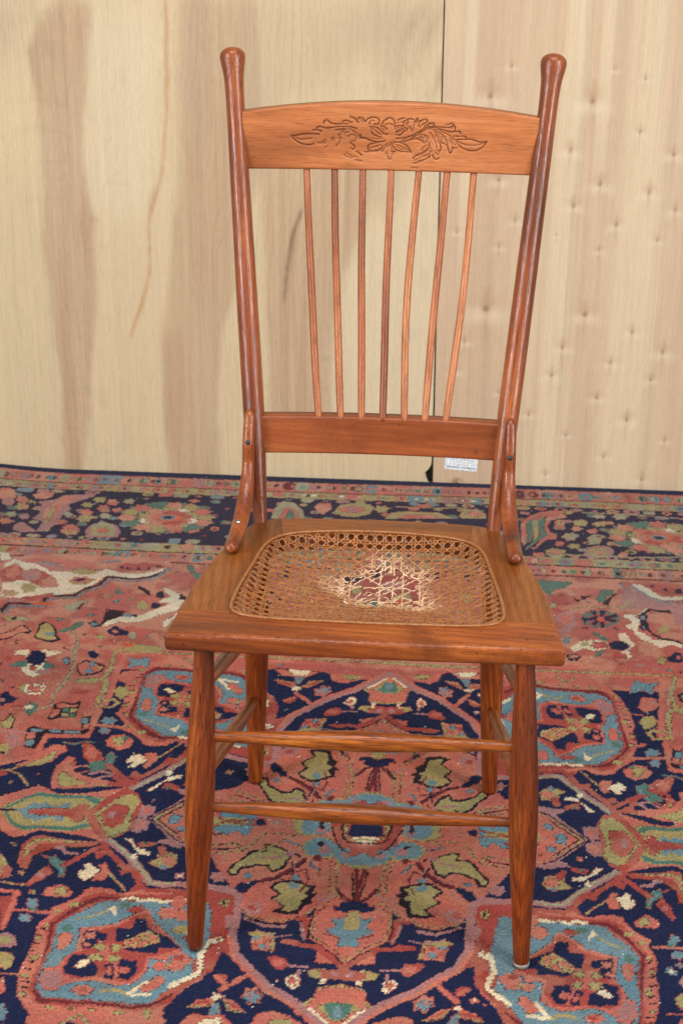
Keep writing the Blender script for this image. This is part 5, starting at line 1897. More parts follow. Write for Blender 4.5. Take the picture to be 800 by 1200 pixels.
def rug():
    st = .0020; x0, x1, y0, y1 = -1.0, .82, -.30, 1.574
    xs = np.arange(x0, x1, st); ys = np.arange(y0, y1, st)
    X, Y = np.meshgrid(xs, ys); ny, nx = X.shape
    names = 'NCRPBGTKWMHOF'
    pal = dict(N=(20, 28, 62), C=(180, 103, 87), R=(150, 64, 55), P=(160, 112, 110), B=(102, 130, 140), G=(156, 142, 94), T=(78, 112, 100), K=(38, 24, 36),
               W=(212, 196, 164), M=(104, 38, 44), H=(150, 146, 118), O=(192, 84, 56), F=(164, 90, 78))
    lab = np.where(Y < .70, names.index('N'), names.index('F')).astype(np.int8)
    # outline wander: knots follow the drawing only roughly
    dx = (_rng.rand(ny, nx)-.5)*.0017+(fbm(X*160, Y*160, 51, 2)-.5)*.0028
    dy = (_rng.rand(ny, nx)-.5)*.0014+(fbm(X*160, Y*160, 61, 2)-.5)*.0022
    JX = X+dx; JY = Y+dy
    # border bands (world y), the rug runs parallel to the wall
    sl = Y-.004*np.sin(X*5)
    jl = sl+dy*.5
    def band(a, b, ch): lab[(jl >= a) & (jl < b)] = names.index(ch)
    band(1.125, 1.60, 'C')
    band(1.176, 1.216, 'G'); band(1.212, 1.470, 'N'); band(1.466, 1.500, 'G'); band(1.502, 1.560, 'C'); band(1.556, 1.60, 'N')
    def blobs(yc, hy, per, chs, seed, ph=0., wx=.45):
        r = random.Random(seed); k0 = int(x0/per)-1
        for k in range(k0, int(x1/per)+2):
            ch = r.choice(chs); cx = (k+ph)*per+r.uniform(-.1, .1)*per; a = per*wx*r.uniform(.7, 1.1); b = hy*r.uniform(.7, 1.1)
            e_ = r.choice((1.2, 2, 5)); m = (np.abs(JX-cx)/a)**e_+(np.abs(JY-yc)/b)**e_ < 1
            lab[m] = names.index(ch)
            if r.random() < .6:
                m = (np.abs(JX-cx)/(a*.45))**2+(np.abs(JY-yc)/(b*.45))**2 < 1; lab[m] = names.index(r.choice('PKRBCMT'))
    blobs(1.1955, .017, .034, 'GCHBCGPTCH', 1, 0, .5); blobs(1.1955, .008, .021, 'GHCPGRW', 11, .2, .3); blobs(1.483, .016, .033, 'GCHCGPBHCP', 2, .3, .5); blobs(1.483, .007, .020, 'GHCPRGW', 12, .1, .3)
    blobs(1.152, .021, .030, 'CPCGRBHTCPF', 3, .5, .5); blobs(1.152, .010, .019, 'CPGRKHTM', 13, .5, .3); blobs(1.530, .022, .029, 'CPCGRBTHMPF', 4, 0, .5); blobs(1.530, .010, .018, 'CPGRKHTM', 14, .5, .3)
    band(1.172, 1.1768, 'K'); band(1.124, 1.130, 'M'); band(1.4995, 1.504, 'M'); 
    blobs(1.224, .012, .036, 'HNNGHNCBP', 5); blobs(1.456, .012, .038, 'NHNGNHCBP', 6); [blobs(yy, .010, .047, 'NNNCGHPNBT', 20+i, .37*i, .28) for i, yy in enumerate((1.255, 1.29, 1.325, 1.36, 1.395, 1.43))]
    for ln in RUG.strip().splitlines():
        t = ln.split(); k = t[0]; c = names.index(k[1]); P = parse_pts(t[1:], .001)
        if k[0] == 'E':
            a = np.linspace(0, 2*np.pi, 17)[:-1]; sz = max(np.hypot(*P[1]), np.hypot(*P[2])); a = np.linspace(0, 2*np.pi, 49)[:-1]
            if sz > .005:
                nl = 6 if sz < .02 else (10 if sz < .045 else 16)
                f = 1+(.17 if sz < .02 else .10)*np.cos(nl*a+.5)
            else: f = np.ones(48)
            P = P[0]+(f*np.cos(a))[:, None]*P[1]+(f*np.sin(a))[:, None]*P[2]
            # petals: small motifs are lobed rather than oval
        if k[0] == 'L':
            wd = float(k[2:])*.001; lo = P.min(0)-wd-.006; hi = P.max(0)+wd+.006
        else: lo = P.min(0)-.006; hi = P.max(0)+.006
        i0, i1 = max(0, int((lo[0]-x0)/st)), min(nx, int((hi[0]-x0)/st)+2); j0, j1 = max(0, int((lo[1]-y0)/st)), min(ny, int((hi[1]-y0)/st)+2)
        if i1 <= i0 or j1 <= j0: continue
        jx = JX[j0:j1, i0:i1]; jy = JY[j0:j1, i0:i1]
        if k[0] == 'L':
            m = np.zeros(jx.shape, bool)
            for a, b in zip(P[:-1], P[1:]):
                d = b-a; L2 = max(1e-12, d@d); tt = np.clip(((jx-a[0])*d[0]+(jy-a[1])*d[1])/L2, 0, 1)
                m |= np.hypot(jx-a[0]-tt*d[0], jy-a[1]-tt*d[1]) < max(wd*.5, .0013)
        else: m = inside(jx, jy, P)
        lab[j0:j1, i0:i1][m] = c
    # small filler blossoms in the open ground between the drawn motifs
    rr = random.Random(31); idx = names.index
    for _ in range(5200):
        cx = rr.uniform(x0+.02, x1-.02); cy = rr.uniform(y0+.02, 1.11); i = int((cx-x0)/st); j = int((cy-y0)/st)
        sz_ = rr.uniform(.0035, .0085); q = int(sz_/st*1.5)+1
        w_ = lab[max(0, j-q):j+q+1, max(0, i-q):i+q+1]; c0 = lab[j, i]
        if (w_ != c0).any(): continue
        if c0 == idx('N'): ch = rr.choice('CCRGWPBTGC'); ce = rr.choice('RGWCM')
        elif c0 == idx('F'): ch = rr.choice('CPGHKTNCPRM'); ce = rr.choice('GCBRP')
        elif c0 == idx('C') and rr.random() < .35: ch = rr.choice('RPMGFFP'); ce = rr.choice('CRG')
        elif c0 == idx('B') and rr.random() < .5: ch = rr.choice('CTHRP'); ce = 'R'
        else: continue
        s2_ = slice(max(0, j-q-1), j+q+2); s3_ = slice(max(0, i-q-1), i+q+2)
        ax = JX[s2_, s3_]-cx; ay = JY[s2_, s3_]-cy; th = rr.uniform(0, 3.14); el = rr.choice((.45, .7, 1.0))
        ux = ax*math.cos(th)+ay*math.sin(th); uy_ = (-ax*math.sin(th)+ay*math.cos(th))/el
        rad_ = np.hypot(ux, uy_)/(1+.28*np.cos(rr.choice((4, 5, 6))*np.arctan2(uy_, ux)))
        sub = lab[s2_, s3_]; sub[rad_ < sz_] = idx(ch); sub[rad_ < sz_*.42] = idx(ce)
    # the weaver's outlines: a broken dark thread where two colours meet
    iN, iP, iK, iM, iR, iC, iF = (names.index(q) for q in 'NPKMRCF')
    edge = np.zeros(lab.shape, bool); nb = lab.copy()
    for ax, sh in ((0, 1), (0, -1), (1, 1), (1, -1)):
        q = np.roll(lab, sh, ax); d = q != lab; edge |= d; nb = np.where(d, q, nb)
    pr = _rng.rand(ny, nx); lit = ~np.isin(lab, [iN, iK, iM, iP])
    o1 = edge & lit & (nb == iN) & (pr < .50); o2 = edge & lit & np.isin(nb, [iC, iF, iR]) & (pr < .42) & ~np.isin(lab, [iC, iF, iR])
    lab[o1] = names.index('R'); lab[o2] = np.where(pr[o2] < .22, iK, iM)
    # colour per knot: yarn lots, abrash in rows, stray knots
    colt = np.array([s2l(pal[n]) for n in names]); col = colt[lab]
    lum = .88*(.78+.36*fbm(X*9, Y*26, 71, 3))*(.86+.28*_rng.rand(ny, nx))*(.92+.16*fbm(X*60, Y*60, 72, 2))
    col = col*lum[..., None]
    hue = (fbm(X*5, Y*14, 73, 3)-.5)[..., None]; col = col*(1+hue*np.array([.30, .04, -.10]))
    h2 = (fbm(X*45, Y*45, 74, 2)-.5)[..., None]; col = col*(1+h2*np.array([.20, -.02, -.12]))
    warm = np.isin(lab, [iC, iF, iR]); fv = fbm(X*22, Y*30, 77, 3)
    k = (sm(.48, .66, fv)*warm*(.25+.35*sm(.66, .8, Y)))[..., None]; col = col*(1-k)+s2l((178, 128, 104))*k
    k = (sm(.52, .36, fv)*warm*(.20+.25*sm(.66, .8, Y)))[..., None]; col = col*(1-k)+s2l((168, 82, 78))*k
    st_ = _rng.rand(ny, nx) < .010; col[st_] = col[st_]*.45
    wh = _rng.rand(ny, nx) < .0005; col[wh] = s2l((205, 195, 175))
    # colours turn greyer towards the far end, cream most of all
    k = (sm(.70, 1.1, Y)*(.22+.30*(lab == names.index('W'))))[..., None]; grey = col.mean(-1, keepdims=True)*.6+s2l((138, 112, 92))*.4; col = col*(1-k)+grey*k
    Z = (_rng.rand(ny, nx)-.5)*.0019+(fbm(X*70, Y*70, 81, 2)-.5)*.0016+(fbm(X*3, Y*3, 82, 2)-.5)*.002
    Z += -.0008*(lab == names.index('K'))
    for fx, fy in ((-.205, 0), (.205, 0), (-.1736, .385), (.1736, .385)): Z -= .0022*np.exp(-((X-fx)**2+(Y-fy)**2)/(2*.013**2))
    Z += .012*sm(-.72, -1.0, X)*sm(1.35, 1.57, Y)
    rim = np.minimum(np.minimum(X-x0, xs[-1]-X), np.minimum(Y-y0, ys[-1]-Y)); Z = np.where(rim < st*.5, -.011, Z-.003*sm(.006, 0, rim))
    me = grid_mesh('rug', X, Y, Z, np.clip(col, 0, 1), smooth=False)
    T = NT('wool_pile'); at = T.n('ShaderNodeAttribute', _attribute_name='tint'); ob = T.n('ShaderNodeTexCoord').outputs['Object']
    n = T.n('ShaderNodeTexNoise', Vector=ob, Scale=900.0, Detail=2.0).outputs[0]
    c = T.mix(1.0, at.outputs[0], T.ramp(n, [(.3, .74), (.7, 1.18)]), 'MULTIPLY')
    T.put(T.b.inputs['Base Color'], c); T.b.inputs['Roughness'].default_value = .92; T.b.inputs['Specular IOR Level'].default_value = .15
    T.b.inputs['Sheen Weight'].default_value = .04
    T.put(T.b.inputs['Normal'], T.n('ShaderNodeBump', Strength=.6, Distance=.001, Height=n).outputs[0])
    o = link('rug', me, None, [T.m])
    tag(o, 'red and navy floral oriental rug lying under the chair', 'rug')
    # overcast navy selvage cord along the edge at the wall
    n = 900; vs_, fs = [], []; K = 8
    for i in range(n+1):
        x = x0+(xs[-1]-x0)*i/n; lift = .012*float(sm(-.72, -1.0, np.float64(x))); rr = .0042*(1+.10*math.sin(i*2.2)+rnd.uniform(-.06, .06))
        for k in range(K):
            a = 2*math.pi*k/K; vs_.append((x, 1.5762+rr*math.cos(a), -.003+lift+rr*1.25*math.sin(a)))
    for i in range(n):
        for k in range(K): fs.append((i*K+k, i*K+(k+1) % K, (i+1)*K+(k+1) % K, (i+1)*K+k))
    link('selvage', mesh('selvage', vs_, fs), o, [plain('navy_wool', lin(24, 30, 56), .9)])
rug()

# ------------------------------------------------------------------ the chair
H = .4471
chair = bpy.data.objects.new('side_chair', None); C.objects.link(chair)
tag(chair, 'old oak spindle-back chair with carved crest rail and torn cane seat on the rug', 'chair')

def lathe(name, A, B, prof, mat, seg=28, parent=chair, dome=True, wob=0.0, seed=0, bow=None):
    """turned part from A to B; prof = [(t, radius)]; bow = sideways bend"""
    A = Vector(A); B = Vector(B); L = (B-A).length; r = random.Random(seed)
    ts = []; 
    for (t0, r0), (t1, r1) in zip(prof[:-1], prof[1:]):
        m = max(1, int((t1-t0)*L/.006))
        for i in range(m): ts.append(t0+(t1-t0)*i/m)
    ts.append(prof[-1][0])
    P = sorted(prof); tt = [p[0] for p in P]; rr = [p[1] for p in P]
    def rad(t):                                             # smooth through the profile points
        k = 0
        while k < len(tt)-2 and t > tt[k+1]: k += 1
        u = (t-tt[k])/(tt[k+1]-tt[k]) if tt[k+1] > tt[k] else 0
        def m(i):
            if i <= 0 or i >= len(tt)-1: return 0.0
            return (rr[i+1]-rr[i-1])/(tt[i+1]-tt[i-1])
        h = tt[k+1]-tt[k]; m0, m1 = m(k)*h, m(k+1)*h
        return (2*u**3-3*u**2+1)*rr[k]+(u**3-2*u**2+u)*m0+(-2*u**3+3*u**2)*rr[k+1]+(u**3-u**2)*m1
    vs_, fs = [], []
    ph = r.uniform(0, 6)
    for t in ts:
        q = max(.0004, rad(t)); ox, oy = (bow(t) if bow else (0, 0))
        for k in range(seg):
            a = 2*math.pi*k/seg; w_ = q*(1+wob*math.sin(2*a+ph+t*4))
            vs_.append((ox+w_*math.cos(a), oy+w_*math.sin(a), t*L))
    for i in range(len(ts)-1):
        for k in range(seg): fs.append((i*seg+k, i*seg+(k+1) % seg, (i+1)*seg+(k+1) % seg, (i+1)*seg+k))
    fs.append(tuple(range(seg))[::-1]); fs.append(tuple((len(ts)-1)*seg+k for k in range(seg)))
    o = link(name, mesh(name, vs_, fs), parent, [mat])
    o.location = A; q = (B-A).to_track_quat('Z', 'Y'); o.rotation_mode = 'QUATERNION'; o.rotation_quaternion = q
    return o
# back posts, with swelling at the lower rail and knobs at the top
def knob_prof(L):
    f = lambda mm: 1-mm/1000/L
    return [(0, .0088), (.05, .0095), (.13, .0118), (.24, .0140), (.42, .0142), (.60, .0136), (.78, .0128), (f(75), .0124), (f(50), .0127), (f(34), .0138), (f(24), .0156), (f(17), .0167), (f(12), .0170), (f(8), .0162), (f(4.0), .0128), (f(1.5), .0080), (1, .0012)]
for s in (-1, 1):
    A = Vector((s*.1547, .3286, H-.02)); T_ = Vector((s*.2089, .5213, 1.0257)); d = (T_-Vector((s*.1547, .3286, H))).normalized(); B = T_+d*.013
    lathe('post', A, B, knob_prof((B-A).length), post_m, 36, wob=.008, seed=s+5)
# legs
def onl(a, b, z): a = Vector(a); b = Vector(b); return a+(b-a)*((z-a.z)/(b.z-a.z))
LEG = {}
for s in (-1, 1):
    a, b = (s*.205, 0, .0005), (s*.1865, .022, .4240)
    LEG['f', s] = (a, b)
    lathe('leg', a, b, [(0, .0088), (.015, .0098), (.10, .0112), (.25, .0140), (.42, .0172), (.54, .0179), (.68, .0168), (.85, .0138), (.95, .0120), (1, .0116)], leg_m, 32, wob=.012, seed=s+11)
    a, b = (s*.1736, .385, .0005), (s*.158, .318, .4240)
    LEG['r', s] = (a, b)
    lathe('leg', a, b, [(0, .0100), (.015, .0108), (.10, .0120), (.25, .0138), (.45, .0158), (.65, .0162), (.85, .0150), (1, .0140)], leg_m, 32, wob=.012, seed=s+21)
gl = lathe('glide', (.205, 0, -.0016), (.2049, .0001, .0060), [(0, .0070), (.25, .0098), (.6, .0104), (1, .0104)], glide_m, 24)
# rungs
def rung(za, zb, la, lb, mid, end, sd, nm='front_rung'):
    A = onl(*LEG[la], za); B = onl(*LEG[lb], zb); d = (B-A).normalized(); A = A+d*.008; B = B-d*.008
    lathe(nm, A, B, [(0, end), (.06, end*1.05), (.28, (end+mid)*.52), (.5, mid), (.72, (end+mid)*.52), (.94, end*1.05), (1, end)], rung_m, 26, wob=.015, seed=sd)
rung(.3024, .3074, ('f', -1), ('f', 1), .0128, .0062, 1); rung(.2062, .2041, ('f', -1), ('f', 1), .0124, .0060, 2)
for s in (-1, 1):
    rung(.368, .292, ('f', s), ('r', s), .0105, .0066, 5+s, 'side_rung'); rung(.240, .156, ('f', s), ('r', s), .0105, .0066, 8+s, 'side_rung')

# crest rail with pressed floral carving, bent slightly backwards
CARVE = '''L -1291,9313 -1227,9317 -1139,9339 -1051,9343 -924,9339
L -1291,9311 -1253,9274 -1190,9231 -1113,9203 -1038,9202 -987,9218
M -1278,9307 -1227,9296 -1190,9268 -1114,9270 -1025,9282
L -1000,9387 -937,9393 -887,9374
L -963,9395 -950,9430 -900,9438 -862,9419 -799,9418 -711,9435 -598,9445 -497,9438 -434,9419
L -862,9471 -863,9502 -831,9524 -800,9507 -768,9476 -699,9470 -611,9477 -542,9474
L -618,9499 -586,9522 -549,9515 -498,9489
L -518,9550 -487,9566 -436,9533 -408,9500
L -424,9548 -380,9563 -342,9535 -317,9511
M -924,9228 -873,9242 -836,9271
M -943,9228 -886,9220 -835,9237
M -766,9275 -748,9296 -720,9286 -728,9264 -757,9266
M -635,9371 -597,9397 -583,9410
M -597,9360 -547,9373 -534,9368
M -622,9384 -607,9366
M -546,9318 -496,9344 -446,9332 -430,9289 -457,9258 -501,9257 -513,9238
L -513,9238 -469,9214 -446,9177 -474,9155 -500,9170
M -587,9086 -543,9059 -479,9048
L -430,9131 -392,9112 -356,9079
M -441,9021 -355,9010
M -562,9106 -492,9070 -429,9059
L -392,9296 -344,9303 -294,9299
L -393,9336 -370,9339 -388,9297
M -696,9184 -671,9228 -646,9253
M -672,9327 -635,9347
M -535,9417 -472,9388 -421,9343
M -711,9394 -648,9400 -598,9416
M -841,9164 -822,9181
M -672,9290 -647,9303 -634,9278 -659,9253
L -522,9565 -480,9555 -437,9515 -416,9502
L -417,9536 -382,9560 -347,9544 -333,9511
M -382,9530 -353,9503
L -319,9511 -292,9546 -229,9567 -160,9559 -131,9515 -158,9473 -207,9479
M -269,9478 -249,9526 -208,9520
L -102,9482 -76,9530 -7,9568 42,9546 64,9506 62,9472
M -60,9469 -26,9490 37,9478
L -123,9461 -74,9455 -38,9415
M -115,9440 -87,9420 -75,9393
L -269,9444 -178,9446 -122,9413 -86,9365 -30,9352
L -247,9396 -218,9349 -155,9327 -99,9314
M -255,9430 -220,9424 -184,9398 -135,9355 -99,9345
M -157,9426 -100,9379
L -400,9338 -378,9308 -308,9305 -238,9272 -167,9258 -98,9262
L -385,9308 -308,9296 -223,9259 -160,9252
M -224,9300 -154,9295 -98,9301
M -441,9323 -420,9337 -406,9310
L -285,9195 -258,9228 -181,9243 -98,9265 -56,9270
L -278,9196 -284,9161 -256,9141 -179,9143 -109,9165 -89,9200
M -264,9175 -187,9198 -111,9220
M -319,9125 -235,9132 -151,9139
L 21,9258 44,9203 87,9163 157,9141 283,9140
L 290,9133 246,9201 182,9248 98,9260 42,9257
M 43,9238 113,9219 184,9193 269,9153
M 72,9204 142,9182 212,9161
L 38,9141 59,9130 80,9142
M -34,9239 -47,9194 -19,9202 4,9234
M 1,9237 23,9196 34,9134
M -55,9222 -67,9166 -95,9138
M 45,9127 44,9092 26,9050
M -39,9125 -23,9070 13,9036
L 75,9355 138,9343 178,9399 219,9407 232,9441 163,9440 81,9383
M 81,9369 136,9405 205,9427
L 58,9451 120,9470 169,9460 176,9474
M 66,9417 107,9445 163,9449
M 74,9383 122,9418
L 98,9534 146,9558 187,9563
M 92,9500 147,9515 182,9504
L 176,9461 175,9515 209,9546 237,9530 231,9489
M 204,9475 217,9509
M 239,9462 281,9429 290,9388
L 229,9550 278,9558 306,9545
M 303,9409 314,9491 354,9560
L 314,9511 354,9567 368,9554 342,9505
L 371,9465 383,9520 437,9555 486,9549 480,9522 425,9487
M 385,9452 452,9508
L 454,9467 508,9509 570,9510 578,9476 537,9455
L 140,9267 237,9284 346,9348 455,9426 538,9452 593,9456
L 83,9305 180,9310 277,9339 373,9390 455,9439 509,9475
M 153,9288 250,9314 346,9362
L 182,9262 265,9291 347,9314 404,9294 461,9254
M 374,9349 429,9364 479,9330 485,9282 447,9261 411,9288 403,9322
M 417,9329 445,9316 435,9288
L 313,9057 354,9100 437,9136 491,9172 518,9214 523,9263
L 315,8997 385,9010 468,9047 536,9083
M 328,9030 411,9073 507,9110 562,9160
M 422,9164 448,9206 489,9234
M 303,8939 387,8934
L 369,9526 418,9547 480,9557 491,9526
L 489,9477 507,9502 569,9506 582,9477
L 446,9445 521,9463 620,9463 708,9458 770,9456 819,9482
L 781,9502 806,9511 847,9475 856,9430 835,9409 785,9404 722,9421 621,9449 558,9457
M 720,9476 744,9493 781,9496
M 802,9447 820,9466
L 797,9404 872,9410 909,9419 925,9386
L 837,9352 924,9352 986,9359 1000,9329
L 876,9311 951,9315 1057,9320 1126,9301 1202,9278 1267,9292
L 1267,9292 1229,9235 1157,9184 1070,9169 981,9190 911,9234 871,9289
M 902,9283 966,9254 1042,9241 1116,9242 1178,9256 1240,9279
M 877,9289 928,9265 979,9251
M 447,9427 546,9435 659,9420 748,9378 825,9325 870,9295
M 521,9441 622,9406 699,9359 739,9298 753,9249
L 753,9249 768,9187 796,9125 819,9163 827,9213 862,9202 883,9208
M 788,9324 809,9262 818,9201
L 665,9265 709,9260 741,9236
M 647,9259 683,9297 675,9334
L 631,9171 663,9153 678,9197 663,9247
M 605,9369 594,9338 619,9326 609,9357
M 560,9417 604,9394 638,9333 634,9271
M 523,9392 562,9343 602,9270 618,9196
L 570,9108 585,9064 623,9049 653,9072
M 601,9146 633,9109 651,9128
M 449,9353 487,9342 507,9305 490,9261 440,9254 404,9290 412,9340
M 375,9314 400,9333 438,9316
M 515,9256 529,9206 493,9156 432,9117 382,9091
L 539,9107 509,9069 459,9043 384,9028
M 431,9154 448,9204 491,9230
M 542,9194 531,9144
M 687,9346 725,9335
M 840,9263 860,9239'''
def rail(name, xt, xb, zt, zb, rise_t, rise_b, yb, yt, bend, th, mat, nx, nz, carve=None):
    u = np.linspace(-1, 1, nx); v = np.linspace(0, 1, nz); U, V = np.meshgrid(u, v)
    X = U*(xb+(xt-xb)*V); zb_ = zb+rise_b*(1-U**2); zt_ = zt+rise_t*(1-np.abs(U)**2.0); Zc = zb_+(zt_-zb_)*V
    Yc = yb+(yt-yb)*V+bend*(1-U**2)
    e = np.minimum(V, 1-V)*(zt-zb); rnd_ = .0032*(1-np.sqrt(np.clip(1-(1-np.clip(e/.0032, 0, 1))**2, 0, 1)))
    Yf = Yc-th/2+rnd_
    g = np.zeros(X.shape)
    if carve:
        D = np.full(X.shape, 1.0); G = np.ones(X.shape)
        for ln in carve.strip().splitlines():
            P = parse_pts(ln.split()[1:], .0001)
            for _ in range(2):                              # round the traced corners
                if len(P) > 2:
                    Q = [P[0]]
                    for a, b in zip(P[:-1], P[1:]): Q += [a*.75+b*.25, a*.25+b*.75]
                    P = np.array(Q+[P[-1]])
            lo = P.min(0)-.004; hi = P.max(0)+.004
            for a, b in zip(P[:-1], P[1:]):
                l2 = np.minimum(a, b)-.004; h2 = np.maximum(a, b)+.004
                m = (X > l2[0]) & (X < h2[0]) & (Zc > l2[1]) & (Zc < h2[1])
                if not m.any(): continue
                d = b-a; L2 = max(1e-12, d@d); x = X[m]-a[0]; z = Zc[m]-a[1]; t = np.clip((x*d[0]+z*d[1])/L2, 0, 1)
                dd = np.hypot(x-t*d[0], z-t*d[1]); G[m] = np.where(dd < D[m], 1.0 if ln[0] == 'L' else .5, G[m]); D[m] = np.minimum(D[m], dd)
        g = np.exp(-(D/.00042)**2)*G; soft = np.exp(-(D/.0016)**2)
        Yf = Yf+.0017*g+.0010*soft+.0004*soft*(vnoise(X*900, Zc*900, 2)-.5)
        g = np.clip(g*.66+soft*.14*(.3+1.6*(vnoise(X*700, Zc*700, 5) > .6)), 0, 1)*(.75+.4*fbm(X*120, Zc*120, 3))
    me = grid_mesh(name, X, Yf, Zc, np.clip(np.stack([g, g, g], -1), 0, 1))
    bm = bmesh.new(); bm.from_mesh(me)
    be = [e_ for e_ in bm.edges if e_.is_boundary]
    gg = bmesh.ops.extrude_edge_only(bm, edges=be)
    for v_ in [q for q in gg['geom'] if isinstance(q, bmesh.types.BMVert)]: v_.co.y += th-.003
    bmesh.ops.holes_fill(bm, edges=[e_ for e_ in bm.edges if e_.is_boundary], sides=0)
    bm.to_mesh(me); bm.free(); return link(name, me, chair, [mat])
rail('crest_rail', .1935, .1880, .9610, .8885, .0150, .0008, .486, .4975, .0055, .017, crest_m, 860, 170, CARVE)
rail('lower_rail', .160, .156, .5828, .5335, .0020, .0012, .3665, .3775, .004, .016, lower_m, 160, 30)
# spindles
tops = [-.1085, -.0718, -.0345, .0030, .0400, .0775, .1120]; bots = [-.0818, -.0522, -.0245, .0034, .0318, .0590, .0865]
bows = [.0012, .001, .0008, .001, .0055, .0012, -.0035]
for k in range(7):
    A = (bots[k], .376, .578); B = (tops[k], .4905, .893); b_ = bows[k]
    lathe('spindle', A, B, [(0, .0047), (.15, .0050), (.5, .0050), (.85, .0047), (1, .0045)], spin_m, 18, seed=k+40,
          bow=lambda t, b_=b_, k=k: (0, 0) if False else (b_*math.sin(math.pi*t)+.0003*math.sin(9*t+k), -.002*math.sin(math.pi*t)))

# seat frame
open_h = [(0, .0470), (.06, .0480), (.115, .0495), (.14, .0540), (.154, .0615), (.1595, .0720), (.1605, .0900), (.158, .125), (.152, .170), (.1455, .215), (.1415, .245), (.135, .266), (.122, .283), (.105, .293), (.080, .299), (.040, .3045), (0, .3060)]
def chaikin(P, n=2):
    for _ in range(n):
        Q = [P[0]]
        for a, b in zip(P[:-1], P[1:]): Q += [tuple(a[i]*.75+b[i]*.25 for i in (0, 1)), tuple(a[i]*.25+b[i]*.75 for i in (0, 1))]
        P = Q+[P[-1]]
    return P
oh = chaikin(open_h)
out_r = chaikin([(.2308, .0005), (.2275, .028), (.2235, .064), (.2155, .1455), (.2035, .205), (.190, .258), (.175, .305), (.163, .328), (.147, .3405), (.110, .3470), (.06, .3500), (0, .3515)], 2)
TH = .0235
def slab(name, poly, rounded, mat, off=.0045):
    """poly: outline; rounded(i): whether outline edge i (i -> i+1) is a free, rounded edge"""
    bm = bmesh.new(); n = len(poly)
    t = [bm.verts.new((x, y, H)) for x, y in poly]; b = [bm.verts.new((x, y, H-TH)) for x, y in poly]
    bm.faces.new(t); bm.faces.new(b[::-1])
    for i in range(n): bm.faces.new((t[i], b[i], b[(i+1) % n], t[(i+1) % n]))
    bm.normal_update(); es = []
    for i in range(n):
        if rounded(poly[i], poly[(i+1) % n]):
            es.append(bm.edges.get((t[i], t[(i+1) % n]))); es.append(bm.edges.get((b[i], b[(i+1) % n])))
    for i in range(n):
        if rounded(poly[i-1], poly[i]) and rounded(poly[i], poly[(i+1) % n]):
            a = Vector(poly[i])-Vector(poly[i-1]); c = Vector(poly[(i+1) % n])-Vector(poly[i])
            if a.angle(c) > .7: es.append(bm.edges.get((t[i], b[i])))
    bmesh.ops.bevel(bm, geom=[e for e in es if e], offset=off, segments=4, profile=.5, affect='EDGES')
    bmesh.ops.recalc_face_normals(bm, faces=bm.faces)
    me = bpy.data.meshes.new(name); bm.to_mesh(me); bm.free()
    for p in me.polygons: p.use_smooth = True
    me.set_sharp_from_angle(angle=math.radians(40))
    return link(name, me, chair, [mat])
YJ = .0640
fin = [p for p in oh if p[1] < YJ and p[0] < .17 and oh.index(p) < 30]
xin = .1565
# front rail
right_in = [p for p in fin]                                     # centre -> right
poly = [(-.2308, .0008), (-.10, -.0010), (0, -.0014), (.10, -.0010), (.2308, .0006)]+[p for p in out_r if p[1] < YJ and p[1] > .010]+[(.2235, YJ)]+[(xin, YJ)]+right_in[::-1]+[(-x, y) for x, y in right_in[1:]]+[(-xin, YJ), (-.2235, YJ)]+[(-x, y) for x, y in out_r if .010 < y < YJ][::-1]
isout = lambda a, b: (abs(a[0]) > .205 and abs(b[0]) > .205 and not (abs(a[1]-YJ) < 1e-6 and abs(b[1]-YJ) < 1e-6)) or (a[1] < .003 and b[1] < .003)
slab('seat_front_rail', poly, isout, seat_f, .0055)
YB = .283
for s in (1, -1):
    o_ = [p for p in out_r if p[1] > YJ and p[0] > .1300]
    inn = [p for p in oh[8:] if p[1] > YJ and p[1] < YB and p[0] > .12]
    pl = [(.2235, YJ+.0004)]+o_+[(.1296, .3445), (.1215, .2842)]+inn[::-1]+[(xin, YJ+.0004)]
    outer = set(o_+[(.2235, YJ+.0004), (.1296, .3445)])
    pl2 = [(s*x, y) for x, y in pl]; outs = set((s*x, y) for x, y in outer)
    if s < 0: pl2 = pl2[::-1]
    slab('seat_side_rail', pl2, lambda a, b: a in outs and b in outs, seat_y)
o_ = [p for p in out_r if p[0] < .1290]; inn = [p for p in oh[8:] if p[0] < .1210 and p[1] > .25]
half = [(.1212, .2838), (.1292, .3445)]+o_
pl = half+[(-x, y) for x, y in half[:-1][::-1]]
back_inner = inn; pl = pl+[(-x, y) for x, y in inn]+[p for p in inn[:-1][::-1]]
outs = set(o_+[(-x, y) for x, y in o_]+[(.1292, .3445), (-.1292, .3445)])
slab('seat_back_rail', pl, lambda a, b: a in outs and b in outs, seat_b)

